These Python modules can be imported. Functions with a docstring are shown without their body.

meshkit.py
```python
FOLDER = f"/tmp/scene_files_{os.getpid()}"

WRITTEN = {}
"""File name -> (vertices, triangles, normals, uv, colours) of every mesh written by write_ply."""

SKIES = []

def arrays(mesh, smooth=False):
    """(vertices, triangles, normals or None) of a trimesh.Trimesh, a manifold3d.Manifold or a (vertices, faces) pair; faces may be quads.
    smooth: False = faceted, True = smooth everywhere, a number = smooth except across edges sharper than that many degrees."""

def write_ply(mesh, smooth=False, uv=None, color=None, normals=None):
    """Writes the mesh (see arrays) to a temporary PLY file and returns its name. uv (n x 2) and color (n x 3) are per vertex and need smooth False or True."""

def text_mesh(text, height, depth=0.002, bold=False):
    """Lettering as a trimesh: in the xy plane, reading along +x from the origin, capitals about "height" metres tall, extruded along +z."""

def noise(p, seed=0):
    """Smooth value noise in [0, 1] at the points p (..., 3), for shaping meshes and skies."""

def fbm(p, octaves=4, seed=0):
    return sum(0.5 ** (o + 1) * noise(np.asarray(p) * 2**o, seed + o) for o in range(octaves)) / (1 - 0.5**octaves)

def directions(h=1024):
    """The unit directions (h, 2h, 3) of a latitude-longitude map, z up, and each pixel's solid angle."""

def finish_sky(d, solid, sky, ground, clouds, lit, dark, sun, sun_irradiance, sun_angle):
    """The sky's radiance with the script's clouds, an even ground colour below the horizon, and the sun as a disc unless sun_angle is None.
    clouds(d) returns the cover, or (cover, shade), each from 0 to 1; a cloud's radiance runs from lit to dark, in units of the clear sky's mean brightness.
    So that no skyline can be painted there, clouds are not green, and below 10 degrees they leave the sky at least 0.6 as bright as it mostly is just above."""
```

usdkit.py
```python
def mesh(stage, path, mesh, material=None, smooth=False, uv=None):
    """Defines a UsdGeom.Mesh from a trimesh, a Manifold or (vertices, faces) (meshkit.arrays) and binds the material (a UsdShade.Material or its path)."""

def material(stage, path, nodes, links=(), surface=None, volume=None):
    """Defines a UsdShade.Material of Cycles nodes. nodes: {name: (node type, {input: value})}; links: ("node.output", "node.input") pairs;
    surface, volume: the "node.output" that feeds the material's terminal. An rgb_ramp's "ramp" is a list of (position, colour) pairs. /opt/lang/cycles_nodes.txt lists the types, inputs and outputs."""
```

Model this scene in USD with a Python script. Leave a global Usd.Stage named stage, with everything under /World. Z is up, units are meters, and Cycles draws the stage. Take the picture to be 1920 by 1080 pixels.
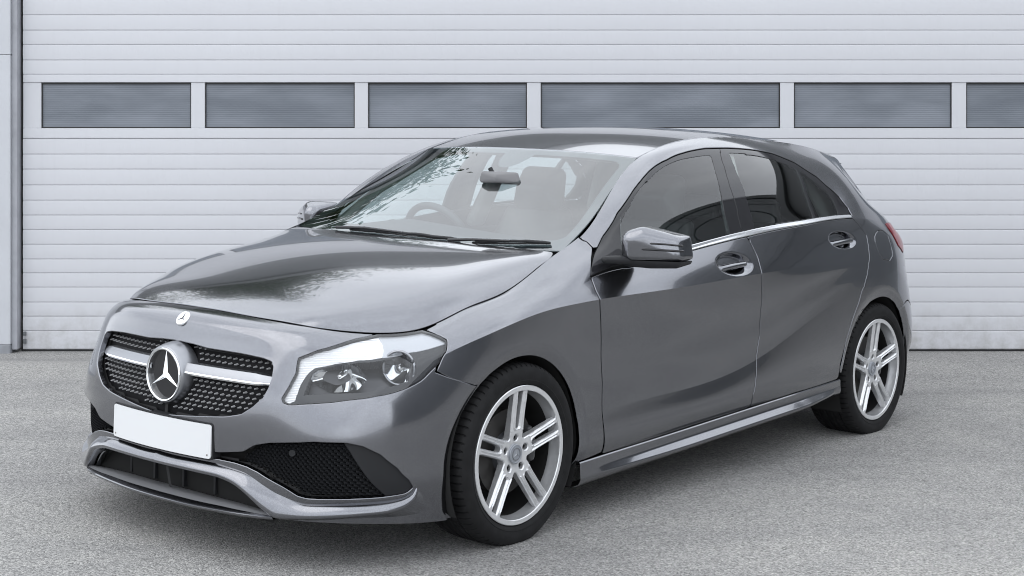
import math, random
import numpy as np, trimesh, manifold3d as mf, shapely, usdkit, meshkit
from shapely.geometry import Polygon, Point, LineString
from shapely import affinity
from scipy.spatial import cKDTree
from pxr import Usd, UsdGeom, UsdLux, UsdShade, Gf, Sdf, Vt

EXPOSURE = 0.35
SUN_I = 0.15
CLOUD_RAMP = [(0, (8.9, 9.35, 10.1)), (.42, (11.7, 12.2, 13.0)), (.6, (14.5, 15.1, 15.9)), (1, (17.0, 17.6, 18.3))]
HALL = (11.0, 5.1)
TREES = [(-9.2, 18.0, 9.5, 3.6, 'tall dark leafy tree behind the garage, furthest left'), (-4.7, 18.0, 10.2, 3.2, 'tallest dark tree behind the garage, mirrored in the windscreen'), (-1.7, 18.5, 7.3, 2.5, 'slim dark tree behind the middle of the garage'), (.9, 18.5, 5.7, 2.8, 'low bushy tree behind the garage, mirrored in the bonnet'), (4.0, 18.8, 6.0, 3.0, 'low broad tree behind the right end of the garage')]
stage = Usd.Stage.CreateInMemory()
UsdGeom.SetStageUpAxis(stage, UsdGeom.Tokens.z); UsdGeom.SetStageMetersPerUnit(stage, 1.0)
WORLD = UsdGeom.Xform.Define(stage, '/World'); stage.SetDefaultPrim(WORLD.GetPrim())
UsdGeom.Scope.Define(stage, '/World/Looks')
random.seed(7); RNG = np.random.default_rng(7)

# ---------------------------------------------------------------- camera, sky, sun, exposure
EYE = 1.479
cam = UsdGeom.Camera.Define(stage, '/World/camera')
cam.AddTranslateOp().Set((0, 0, EYE)); cam.AddRotateXOp().Set(90)
cam.CreateHorizontalApertureAttr(36.0); cam.CreateVerticalApertureAttr(20.25)
cam.CreateFocalLengthAttr(2948.5 / 1920 * 36); cam.CreateVerticalApertureOffsetAttr(-333.4 / 1920 * 36)
cam.CreateClippingRangeAttr((0.1, 500)); cam.CreateExposureAttr(EXPOSURE)
SUN_EL, SUN_AZ = math.radians(52), math.radians(-118)      # azimuth = atan2(x, y) of the direction towards the sun: behind the camera, to the left
dome = UsdLux.DomeLight.Define(stage, '/World/sky')
dome.GetPrim().SetCustomDataByKey('kind', 'structure')
sky_mat = usdkit.material(stage, '/World/Looks/sky', {
    'tc': ('texture_coordinate', {}), 'mp': ('mapping', {'scale': (1.0, 1.0, 2.2)}),
    'sky': ('sky_texture', {'sky_type': 'single_scattering', 'sun_disc': False, 'sun_elevation': SUN_EL, 'sun_rotation': SUN_AZ}),
    'n': ('noise_texture', {'scale': 1.7, 'detail': 6.0, 'roughness': 0.52, 'distortion': 0.3}),
    'cloud': ('rgb_ramp', {'ramp': CLOUD_RAMP}),
    'cover': ('rgb_ramp', {'ramp': [(0, (.86,) * 3), (.45, (.92,) * 3), (.7, (1,) * 3), (1, (1,) * 3)]}),
    'mix': ('mix_color', {}), 'bg': ('background_shader', {'strength': 0.11})},
    [('tc.generated', 'mp.vector'), ('mp.vector', 'n.vector'), ('n.fac', 'cloud.fac'), ('n.fac', 'cover.fac'), ('cover.color', 'mix.fac'),
     ('sky.color', 'mix.a'), ('cloud.color', 'mix.b'), ('mix.result', 'bg.color')], surface='bg.background')
UsdShade.MaterialBindingAPI.Apply(dome.GetPrim()).Bind(sky_mat)
sun = UsdLux.DistantLight.Define(stage, '/World/sun')
sun.CreateNormalizeAttr(True); sun.CreateIntensityAttr(SUN_I); sun.CreateAngleAttr(60.0); sun.CreateColorAttr((1.0, .965, .92))
sun.AddRotateZOp().Set(-math.degrees(SUN_AZ)); sun.AddRotateXOp().Set(-(90 - math.degrees(SUN_EL)))

# ---------------------------------------------------------------- helpers
USED = {}
def numbered(parent, name):
    k = (parent, name); n = USED.get(k, 0); USED[k] = n + 1
    return f'{parent}/{name}' if n == 0 else f'{parent}/{name}_{n:03d}'

def tag(prim, label=None, category=None, group=None, kind=None):
    for k, v in (('label', label), ('category', category), ('group', group), ('kind', kind)):
        if v: prim.SetCustomDataByKey(k, v)
    return prim

def xform(name, parent='/World', loc=None, matrix=None, **kw):
    x = UsdGeom.Xform.Define(stage, numbered(parent, name))
    if matrix is not None: x.AddTransformOp().Set(matrix)
    elif loc is not None: x.AddTranslateOp().Set(tuple(map(float, loc)))
    tag(x.GetPrim(), **kw)
    return str(x.GetPath())

def put(name, mesh, mat, parent='/World', smooth=30, **kw):
    """One Mesh prim. mesh: trimesh / Manifold / (V, F) smoothed by angle, or (V, F, N) with its own normals."""
    path = numbered(parent, name)
    if isinstance(mesh, tuple) and len(mesh) == 3:
        v, f, n = mesh
        m = usdkit.mesh(stage, path, (np.asarray(v), np.asarray(f)), mat, smooth=False)
        m.CreateNormalsAttr(Vt.Vec3fArray.FromNumpy(np.asarray(n, np.float32))); m.SetNormalsInterpolation('vertex')
    else:
        m = usdkit.mesh(stage, path, mesh, mat, smooth=smooth)
    tag(m.GetPrim(), **kw)
    return path

def join(parts):
    """Joins (V, F, N) triples."""
    V, F, N, o = [], [], [], 0
    for v, f, n in parts:
        V.append(v); F.append(np.asarray(f) + o); N.append(n); o += len(v)
    return np.concatenate(V), np.concatenate(F), np.concatenate(N)

def flip(m):
    """The mirror image across the car's centre plane."""
    s = np.array([1, -1, 1.0])
    if isinstance(m, tuple):
        return (m[0] * s, np.asarray(m[1])[:, ::-1], *([m[2] * s] if len(m) > 2 else []))
    return trimesh.Trimesh(np.array(m.vertices) * s, np.array(m.faces)[:, ::-1], process=False)

def grid_faces(n, m):
    i, j = np.meshgrid(np.arange(n - 1), np.arange(m - 1), indexing='ij'); a = (i * m + j).ravel()
    return np.concatenate([np.stack([a, a + m, a + m + 1], 1), np.stack([a, a + m + 1, a + 1], 1)])

def rbox(size, at=(0, 0, 0), r=.004, seg=2):
    """A box with rounded edges, centred at AT."""
    x, y, z = (s / 2 - r for s in size)
    s = mf.Manifold.sphere(r, 4 * seg)
    return mf.Manifold.batch_hull([s.translate((a * x, b * y, c * z)) for a in (-1, 1) for b in (-1, 1) for c in (-1, 1)]).translate(tuple(map(float, at)))

def hull(balls, seg=16):
    """Convex hull of spheres (x, y, z, r)."""
    return mf.Manifold.batch_hull([mf.Manifold.sphere(float(r), seg).translate((float(x), float(y), float(z))) for x, y, z, r in balls])

def tri(m):
    m = m.to_mesh() if hasattr(m, 'to_mesh') else m
    return trimesh.Trimesh(np.array(m.vert_properties[:, :3]), np.array(m.tri_verts), process=False)

def tube(points, radius, sides=8, closed=False):
    p = np.asarray(points, float); n = len(p)
    t = (np.roll(p, -1, 0) - np.roll(p, 1, 0)) if closed else np.gradient(p, axis=0)
    t /= np.linalg.norm(t, axis=1, keepdims=True)
    up = np.where(np.abs(t[:, 2:]) < .9, [0, 0, 1.0], [1.0, 0, 0]); a = np.cross(t, up); a /= np.linalg.norm(a, axis=1, keepdims=True); b = np.cross(t, a)
    g = np.arange(sides) * 2 * np.pi / sides; r = np.broadcast_to(radius, n)[:, None, None]
    V = (p[:, None] + r * (np.cos(g)[None, :, None] * a[:, None] + np.sin(g)[None, :, None] * b[:, None])).reshape(-1, 3)
    F = []
    for i in range(n if closed else n - 1):
        k = (i + 1) % n
        for j in range(sides):
            l = (j + 1) % sides; F += [(i * sides + j, i * sides + l, k * sides + l), (i * sides + j, k * sides + l, k * sides + j)]
    if not closed:
        for j in range(1, sides - 1): F += [(0, j + 1, j), ((n - 1) * sides, (n - 1) * sides + j, (n - 1) * sides + j + 1)]
    return trimesh.Trimesh(V, np.array(F)[:, ::-1], process=False)

def revolve(profile, segs=96):
    """(r, y) profile turned about the y axis."""
    pr = np.asarray(profile, float); a = np.linspace(0, 2 * np.pi, segs, endpoint=False)
    V = np.stack([pr[None, :, 0] * np.cos(a)[:, None], np.broadcast_to(pr[None, :, 1], (segs, len(pr))), pr[None, :, 0] * np.sin(a)[:, None]], -1)
    k = len(pr); F = []
    i = np.arange(segs)[:, None]; j = np.arange(k - 1)[None]; i2 = (i + 1) % segs
    a_, b_, c_, d_ = (i * k + j).ravel(), (i * k + j + 1).ravel(), (i2 * k + j + 1).ravel(), (i2 * k + j).ravel()
    return trimesh.Trimesh(V.reshape(-1, 3), np.concatenate([np.stack([a_, b_, c_], 1), np.stack([a_, c_, d_], 1)]), process=False)

def resample(p, n):
    p = np.asarray(p, float); d = np.r_[0, np.cumsum(np.linalg.norm(np.diff(p, axis=0), axis=1))]
    x = np.linspace(0, d[-1], n)
    return np.stack([np.interp(x, d, p[:, k]) for k in range(p.shape[1])], 1)

def smoothline(p, n):
    """A smooth curve through p, evenly resampled."""
    p = np.asarray(p, float); d = np.r_[0, np.cumsum(np.linalg.norm(np.diff(p, axis=0), axis=1))]
    from scipy.interpolate import PchipInterpolator
    return resample(PchipInterpolator(d, p)(np.linspace(0, d[-1], n * 4)), n)

def loft(curves, n=60, sub=1):
    """A ruled surface over curves of 3-D points, each resampled to n."""
    C = [resample(c, n) for c in curves]; rows = [C[0]]
    for a, b in zip(C[:-1], C[1:]):
        rows += [a + (b - a) * (k + 1) / sub for k in range(sub)]
    P = np.stack(rows, 1)
    return trimesh.Trimesh(P.reshape(-1, 3), grid_faces(n, len(rows)), process=False)

def towards(m, centre_or_dir, point=True):
    """Turns the faces of an open mesh so that they face the given direction on average."""
    n = m.face_normals * m.area_faces[:, None]
    d = (np.asarray(centre_or_dir) - m.triangles_center) if point else np.asarray(centre_or_dir, float)
    if (n * d).sum() < 0: m = trimesh.Trimesh(m.vertices, np.array(m.faces)[:, ::-1], process=False)
    return m

# ---- open surfaces carrying normals and (s, t): cutting by a signed field, rounded edges
class Sheet:
    def __init__(self, V, N, F, UV): self.V, self.N, self.F, self.UV = V, N, F, UV; self.edge = np.zeros(len(V), bool)
    def copy(self):
        s = Sheet(self.V.copy(), self.N.copy(), self.F.copy(), self.UV.copy()); s.edge = self.edge.copy(); return s
    def mesh(self): return self.V, self.F, self.N

def sheet_of(blocks):
    V, N, F, U, o = [], [], [], [], 0
    for s, t, p, n in blocks:
        V.append(p.reshape(-1, 3)); N.append(n.reshape(-1, 3)); F.append(grid_faces(*p.shape[:2]) + o); o += p.shape[0] * p.shape[1]
        U.append(np.stack(np.meshgrid(s, t, indexing='ij'), -1).reshape(-1, 2))
    return Sheet(np.concatenate(V), np.concatenate(N), np.concatenate(F), np.concatenate(U))

def cut(S, phi):
    """Keeps phi > 0, cutting the triangles that straddle zero."""
    pos = phi > 0; F = S.F; c = pos[F].sum(1)
    keep = [F[c == 3]]; new_e, n0 = [], len(S.V)
    def rolled(sel, value):
        f = F[sel]; k = np.argmax(pos[f] == value, 1); r = np.arange(len(f))
        return f[r, k], f[r, (k + 1) % 3], f[r, (k + 2) % 3]
    a1, b1, c1 = rolled(c == 1, True); a2, b2, c2 = rolled(c == 2, False)
    pairs = np.concatenate([np.stack([a1, b1], 1), np.stack([a1, c1], 1), np.stack([a2, b2], 1), np.stack([a2, c2], 1)])
    if len(pairs):
        srt = np.sort(pairs, 1); uq, inv = np.unique(srt[:, 0].astype(np.int64) * n0 + srt[:, 1], return_inverse=True)
        i, j = uq // n0, uq % n0; w = (phi[i] / (phi[i] - phi[j]))[:, None]
        nv = S.V[i] + (S.V[j] - S.V[i]) * w; nn = S.N[i] + (S.N[j] - S.N[i]) * w; nn /= np.linalg.norm(nn, axis=1, keepdims=True); nu = S.UV[i] + (S.UV[j] - S.UV[i]) * w
        q = inv + n0; k1, k2 = len(a1), len(a2)
        ab1, ac1, ab2, ac2 = q[:k1], q[k1:2 * k1], q[2 * k1:2 * k1 + k2], q[2 * k1 + k2:]
        keep += [np.stack([a1, ab1, ac1], 1), np.stack([ab2, b2, c2], 1), np.stack([ab2, c2, ac2], 1)]
        V, N, U = np.concatenate([S.V, nv]), np.concatenate([S.N, nn]), np.concatenate([S.UV, nu]); E = np.r_[S.edge, np.ones(len(nv), bool)]
    else: V, N, U, E = S.V, S.N, S.UV, S.edge
    F = np.concatenate(keep); used = np.unique(F); m = np.full(len(V), -1); m[used] = np.arange(len(used))
    out = Sheet(V[used], N[used], m[F], U[used]); out.edge = E[used]
    return out

def uv_points(net, poly, closed=True, step=.0012):
    """3-D points along an (s, t) polyline, only where it runs inside the net."""
    p = np.asarray(poly, float); q = np.concatenate([p, p[:1]]) if closed else p
    out = []
    for a, b in zip(q[:-1], q[1:]):
        k = np.linspace(0, 1, 60)[:, None]; w = a + (b - a) * k
        ok = (w[:, 0] >= -1e-6) & (w[:, 0] <= net.n - 1 + 1e-6) & (w[:, 1] >= -1e-6) & (w[:, 1] <= net.m - 1 + 1e-6)
        out.append(w[ok])
    w = np.concatenate(out)
    sa = np.interp(w[:, 0], np.arange(net.n), net.a)
    return point_at(net, w)

def point_at(net, w):
    w = np.asarray(w, float); out = np.empty((len(w), 3)); order = np.argsort(w[:, 0])
    for k in range(0, len(w), 150):                                  # small square blocks, of which the diagonal is taken
        o = order[k:k + 150]; t = w[o, 1]; to = np.argsort(t)
        g = net.grid(w[o, 0], t[to]); inv = np.empty(len(o), int); inv[to] = np.arange(len(o))
        out[o] = g[np.arange(len(o)), inv]
    return out

def phi_poly(net, poly, S):
    """Signed distance (m) of a sheet's vertices to an (s, t) polygon, positive inside."""
    p = np.asarray(poly, float)
    pts = uv_points(net, p)
    dense = []
    d = np.linalg.norm(np.diff(pts, axis=0), axis=1)
    for a, b, l in zip(pts[:-1], pts[1:], d):
        if l < .06: dense.append(a + (b - a) * np.linspace(0, 1, max(2, int(l / .0012)), endpoint=False)[:, None])
    dense = np.concatenate(dense + [pts])
    dist, _ = cKDTree(dense).query(S.V)
    inside = shapely.contains_xy(Polygon(p).buffer(0), S.UV[:, 0], S.UV[:, 1])
    return np.where(inside, dist, -dist)

def arch_phi(S, grow=0.0):
    a = np.hypot(S.V[:, 0], S.V[:, 2] - .303) - .345 - grow; b = np.hypot(S.V[:, 0] + 2.699, S.V[:, 2] - .303) - .350 - grow
    return np.minimum(a, b)

def rim_edges(S, every=False):
    """Boundary edges made by cuts (or all boundary edges), as directed vertex pairs of the sheet's own winding."""
    e = np.concatenate([S.F[:, [0, 1]], S.F[:, [1, 2]], S.F[:, [2, 0]]]); k = np.sort(e, 1); key = k[:, 0].astype(np.int64) * len(S.V) + k[:, 1]
    u, i, c = np.unique(key, return_index=True, return_counts=True); b = e[i[c == 1]]
    if not every: b = b[S.edge[b].all(1)]
    return b

def edged(S, depth=.012, r=.003, every=False, steps=3):
    """The sheet's (V, F, N) with its cut edges rounded and turned inwards by DEPTH."""
    b = rim_edges(S, every)
    if not len(b): return S.mesh()
    idx = np.unique(b); loc = np.full(len(S.V), -1); loc[idx] = np.arange(len(idx))
    V0, N0 = S.V[idx], S.N[idx]; T = np.zeros_like(V0)
    t = S.V[b[:, 1]] - S.V[b[:, 0]]; t /= np.maximum(np.linalg.norm(t, axis=1, keepdims=True), 1e-9)
    np.add.at(T, loc[b[:, 0]], t); np.add.at(T, loc[b[:, 1]], t)
    M = np.cross(T, N0)
    # orientation of winding against the normals decides the outward side
    fn = np.cross(S.V[S.F[:, 1]] - S.V[S.F[:, 0]], S.V[S.F[:, 2]] - S.V[S.F[:, 0]]); sgn = np.sign((fn * S.N[S.F[:, 0]]).sum()) or 1
    M *= sgn; M /= np.maximum(np.linalg.norm(M, axis=1, keepdims=True), 1e-9)
    rings = [(V0, N0)]
    for k in range(1, steps + 1):
        a = math.pi / 2 * k / steps
        rings.append((V0 - N0 * r * (1 - math.cos(a)) + M * r * math.sin(a), N0 * math.cos(a) + M * math.sin(a)))
    rings.append((rings[-1][0] - N0 * depth, M))
    V, N = [S.V], [S.N]; F = [S.F]; o = len(S.V); ids = []
    for v, n in rings: V.append(v); N.append(n); ids.append(o); o += len(v)
    i, j = loc[b[:, 0]], loc[b[:, 1]]
    for a, c in zip(ids[:-1], ids[1:]):
        F.append(np.stack([a + i, c + i, c + j], 1)); F.append(np.stack([a + i, c + j, a + j], 1))
    return np.concatenate(V), np.concatenate(F), np.concatenate(N)

def offset(S, d):
    s = S.copy(); s.V = s.V + s.N * d; return s
# ---------------------------------------------------------------- materials
def principled(name, color, rough=.5, metal=0., coat=0., coat_rough=.03, bump=None, vary=None, ior=1.5, **extra):
    """vary: (scale, amount, detail) tints the colour by noise; bump: (scale, distance, detail)."""
    nodes = {'p': ('principled_bsdf', {'base_color': color, 'roughness': rough, 'metallic': metal, 'ior': ior, 'coat_weight': coat, 'coat_roughness': coat_rough, **extra})}
    links = []
    if vary or bump: nodes['tc'] = ('texture_coordinate', {})
    if vary:
        lo, hi = (tuple(c * (1 + s * vary[1]) for c in color) for s in (-1, 1))
        nodes['nv'] = ('noise_texture', {'scale': vary[0], 'detail': vary[2], 'roughness': .6}); nodes['rv'] = ('rgb_ramp', {'ramp': [(0, lo), (.3, lo), (.7, hi), (1, hi)]})
        links += [('tc.object', 'nv.vector'), ('nv.fac', 'rv.fac'), ('rv.color', 'p.base_color')]
    if bump:
        nodes['nb'] = ('noise_texture', {'scale': bump[0], 'detail': bump[2], 'roughness': .6}); nodes['b'] = ('bump', {'distance': bump[1], 'strength': 1.0})
        links += [('tc.object', 'nb.vector'), ('nb.fac', 'b.height'), ('b.normal', 'p.normal')]
    return usdkit.material(stage, f'/World/Looks/{name}', nodes, links, surface='p.BSDF')

def glass(name, tint, rough=0.0, gain=1.0, ior=1.52):
    """A thin pane: see-through with a reflection by Fresnel."""
    return usdkit.material(stage, f'/World/Looks/{name}', {
        't': ('transparent_bsdf', {'color': tint}), 'g': ('glossy_bsdf', {'color': (1, 1, 1), 'roughness': rough, 'distribution': 'ggx'}),
        'f': ('fresnel', {}), 'ge': ('geometry', {}), 'io': ('map_range', {'from_min': 0.0, 'from_max': 1.0, 'to_min': ior, 'to_max': 1.0 / ior}), 'm': ('math', {'math_type': 'multiply', 'value2': gain, 'use_clamp': True}), 'x': ('mix_closure', {})},
        [('ge.backfacing', 'io.value'), ('io.result', 'f.IOR'), ('f.fac', 'm.value1'), ('m.value', 'x.fac'), ('t.BSDF', 'x.closure1'), ('g.BSDF', 'x.closure2')], surface='x.closure')

# metallic paint: a dark flake layer under clear coat, with fine sparkle and a trace of road dust on the coat
PAINT = usdkit.material(stage, '/World/Looks/grey_metallic_paint', {
    'tc': ('texture_coordinate', {}), 'v': ('voronoi_texture', {'scale': 900.0, 'feature': 'f1'}), 'sep': ('separate_color', {}),
    'r': ('rgb_ramp', {'ramp': [(0, (.152, .155, .169)), (.6, (.18, .184, .201)), (1, (.232, .236, .257))]}),
    'dn': ('noise_texture', {'scale': 5.0, 'detail': 8.0, 'roughness': .7}), 'dr': ('rgb_ramp', {'ramp': [(0, (.015,) * 3), (.5, (.03,) * 3), (.75, (.08,) * 3), (1, (.12,) * 3)]}),
    'p': ('principled_bsdf', {'metallic': 1.0, 'roughness': .17, 'coat_weight': 1.0, 'coat_roughness': .02, 'coat_ior': 1.5})},
    [('tc.object', 'v.vector'), ('v.color', 'sep.color'), ('sep.r', 'r.fac'), ('r.color', 'p.base_color'), ('tc.object', 'dn.vector'), ('dn.fac', 'dr.fac'), ('dr.color', 'p.coat_roughness')], surface='p.BSDF')
GLOSS_BLACK = principled('gloss_black_trim', (.008, .008, .009), .06)
MATTE_BLACK = principled('matte_black', (.006, .006, .007), .7, specular_ior_level=.12)
RUBBER = principled('black_rubber', (.014, .014, .015), .6)
PLASTIC = principled('textured_black_plastic', (.010, .0105, .012), .52, specular_ior_level=.32, bump=(600, .0004, 2))
PLASTIC_GREY = principled('dark_grey_plastic', (.05, .052, .057), .38)
CHROME = principled('bright_chrome', (.86, .87, .88), .06, 1.0)
SATIN = principled('satin_silver', (.29, .297, .315), .30, 1.0)
ALU = principled('polished_aluminium_trim', (.82, .83, .85), .22, 1.0)
BARREL = principled('brake_dusted_barrel', (.009, .009, .009), .6, .3)
WHEEL = principled('silver_wheel_paint', (.60, .605, .615), .25, .75, coat=.6, coat_rough=.08, vary=(40, .06, 4))
TYRE = principled('tyre_rubber', (.0075, .0075, .008), .7, vary=(25, .35, 5), bump=(180, .0006, 3), ior=1.3)
IRON = principled('brake_iron', (.22, .21, .2), .45, .8)
IRON_DARK = principled('worn_brake_disc', (.05, .048, .046), .5, .6)
CALIPER = principled('caliper_grey', (.06, .06, .062), .5, .4)
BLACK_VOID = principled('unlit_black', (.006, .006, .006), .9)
SHELL = principled('inner_dark_metal', (.012, .012, .013), .8)
GLASS = glass('window_glass', (.72, .79, .78), gain=1.5)
SCREEN_GLASS = glass('windscreen_glass', (.70, .80, .81), gain=1.9)
GLASS_DARK = glass('tinted_glass', (.50, .55, .55), gain=1.15)
LENS = glass('lamp_lens', (.95, .96, .97), ior=1.48)
LAMP_WHITE = usdkit.material(stage, '/World/Looks/ribbed_lamp_reflector', {
    'tc': ('texture_coordinate', {}), 'w': ('wave_texture', {'wave_type': 'bands', 'bands_direction': 'z', 'scale': 60.0, 'distortion': 1.5, 'detail': 1.0}), 'b': ('bump', {'distance': .004, 'strength': .6}),
    'p': ('principled_bsdf', {'base_color': (.9, .9, .91), 'metallic': .15, 'roughness': .22})},
    [('tc.object', 'w.vector'), ('w.fac', 'b.height'), ('b.normal', 'p.normal')], surface='p.BSDF')
PLATE = principled('white_plate', (.61, .62, .63), .35)
RED_LENS = principled('red_lamp_lens', (.085, .006, .009), .12, coat=.3)
LEATHER = principled('black_seat_leather', (.022, .022, .024), .45, bump=(220, .0008, 3))
DASH = principled('soft_dashboard', (.02, .021, .023), .6)
FABRIC = principled('grey_headliner', (.30, .30, .29), .9)
MIRROR = principled('mirror_glass', (.85, .86, .87), .02, 1.0)

DOOR_WHITE = usdkit.material(stage, '/World/Looks/white_coated_steel', {
    'tc': ('texture_coordinate', {}), 'm1': ('mapping', {'scale': (60.0, 60.0, 2.5)}), 'n1': ('noise_texture', {'scale': 4.0, 'detail': 4.0, 'roughness': .6}),
    'm2': ('mapping', {'scale': (.35, .35, .9)}), 'n2': ('noise_texture', {'scale': 1.2, 'detail': 6.0, 'roughness': .62}),
    'r2': ('rgb_ramp', {'ramp': [(0, (.445, .449, .472)), (.35, (.478, .483, .508)), (.65, (.50, .506, .531)), (1, (.518, .523, .55))]}),
    'm3': ('mapping', {'scale': (9.0, 9.0, .35)}), 'n3': ('noise_texture', {'scale': 3.0, 'detail': 5.0}), 'r3': ('rgb_ramp', {'ramp': [(0, (.93,) * 3), (.45, (1,) * 3), (1, (1,) * 3)]}),
    'mul': ('mix_color', {'blend_type': 'multiply', 'fac': .6}), 'b': ('bump', {'distance': .0016, 'strength': .5}),
    'sz': ('separate_xyz', {}), 'gz': ('map_range', {'from_min': .30, 'from_max': -.03, 'to_min': 0.0, 'to_max': .75, 'clamp': True}), 'ng': ('noise_texture', {'scale': 9.0, 'detail': 7.0, 'roughness': .7}), 'rg': ('rgb_ramp', {'ramp': [(0, (0,) * 3), (.42, (.08,) * 3), (.7, (1,) * 3), (1, (1,) * 3)]}),
    'gb': ('rgb_to_bw', {}), 'gm': ('math', {'math_type': 'multiply'}), 'gx': ('mix_color', {'b': (.26, .25, .235)}), 'p': ('principled_bsdf', {'roughness': .5})},
    [('tc.object', 'm1.vector'), ('m1.vector', 'n1.vector'), ('n1.fac', 'b.height'), ('b.normal', 'p.normal'), ('tc.object', 'm2.vector'), ('m2.vector', 'n2.vector'), ('n2.fac', 'r2.fac'),
     ('tc.object', 'm3.vector'), ('m3.vector', 'n3.vector'), ('n3.fac', 'r3.fac'), ('r2.color', 'mul.a'), ('r3.color', 'mul.b'), ('tc.object', 'sz.vector'), ('sz.z', 'gz.value'), ('tc.object', 'ng.vector'), ('ng.fac', 'rg.fac'), ('gz.result', 'gm.value1'), ('rg.color', 'gb.color'), ('gb.val', 'gm.value2'), ('gm.value', 'gx.fac'), ('mul.result', 'gx.a'), ('gx.result', 'p.base_color')], surface='p.BSDF')
PIER_WHITE = principled('white_wall_panel', (.43, .441, .466), .5, vary=(2.2, .05, 5), bump=(90, .0012, 4))
PANE = usdkit.material(stage, '/World/Looks/ribbed_polycarbonate', {
    'tc': ('texture_coordinate', {}), 'w': ('wave_texture', {'wave_type': 'bands', 'bands_direction': 'z', 'scale': 26.0, 'distortion': .25, 'detail': 2.0, 'detail_scale': .6}),
    'b': ('bump', {'distance': .0012, 'strength': .35}), 'm2': ('mapping', {'scale': (.9, 1.0, 3.2)}), 'n2': ('noise_texture', {'scale': 1.6, 'detail': 3.0}),
    'r2': ('rgb_ramp', {'ramp': [(0, (.072, .083, .102)), (.42, (.12, .135, .158)), (.6, (.165, .182, .21)), (1, (.215, .233, .262))]}),
    'rw': ('rgb_ramp', {'ramp': [(0, (.80,) * 3), (.3, (1,) * 3), (1, (1.0,) * 3)]}), 'mul': ('mix_color', {'blend_type': 'multiply', 'fac': 1.0}),
    'p': ('principled_bsdf', {'roughness': .32})},
    [('tc.object', 'w.vector'), ('w.fac', 'b.height'), ('b.normal', 'p.normal'), ('tc.object', 'm2.vector'), ('m2.vector', 'n2.vector'), ('n2.fac', 'r2.fac'), ('w.fac', 'rw.fac'),
     ('r2.color', 'mul.a'), ('rw.color', 'mul.b'), ('mul.result', 'p.base_color')], surface='p.BSDF')
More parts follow.
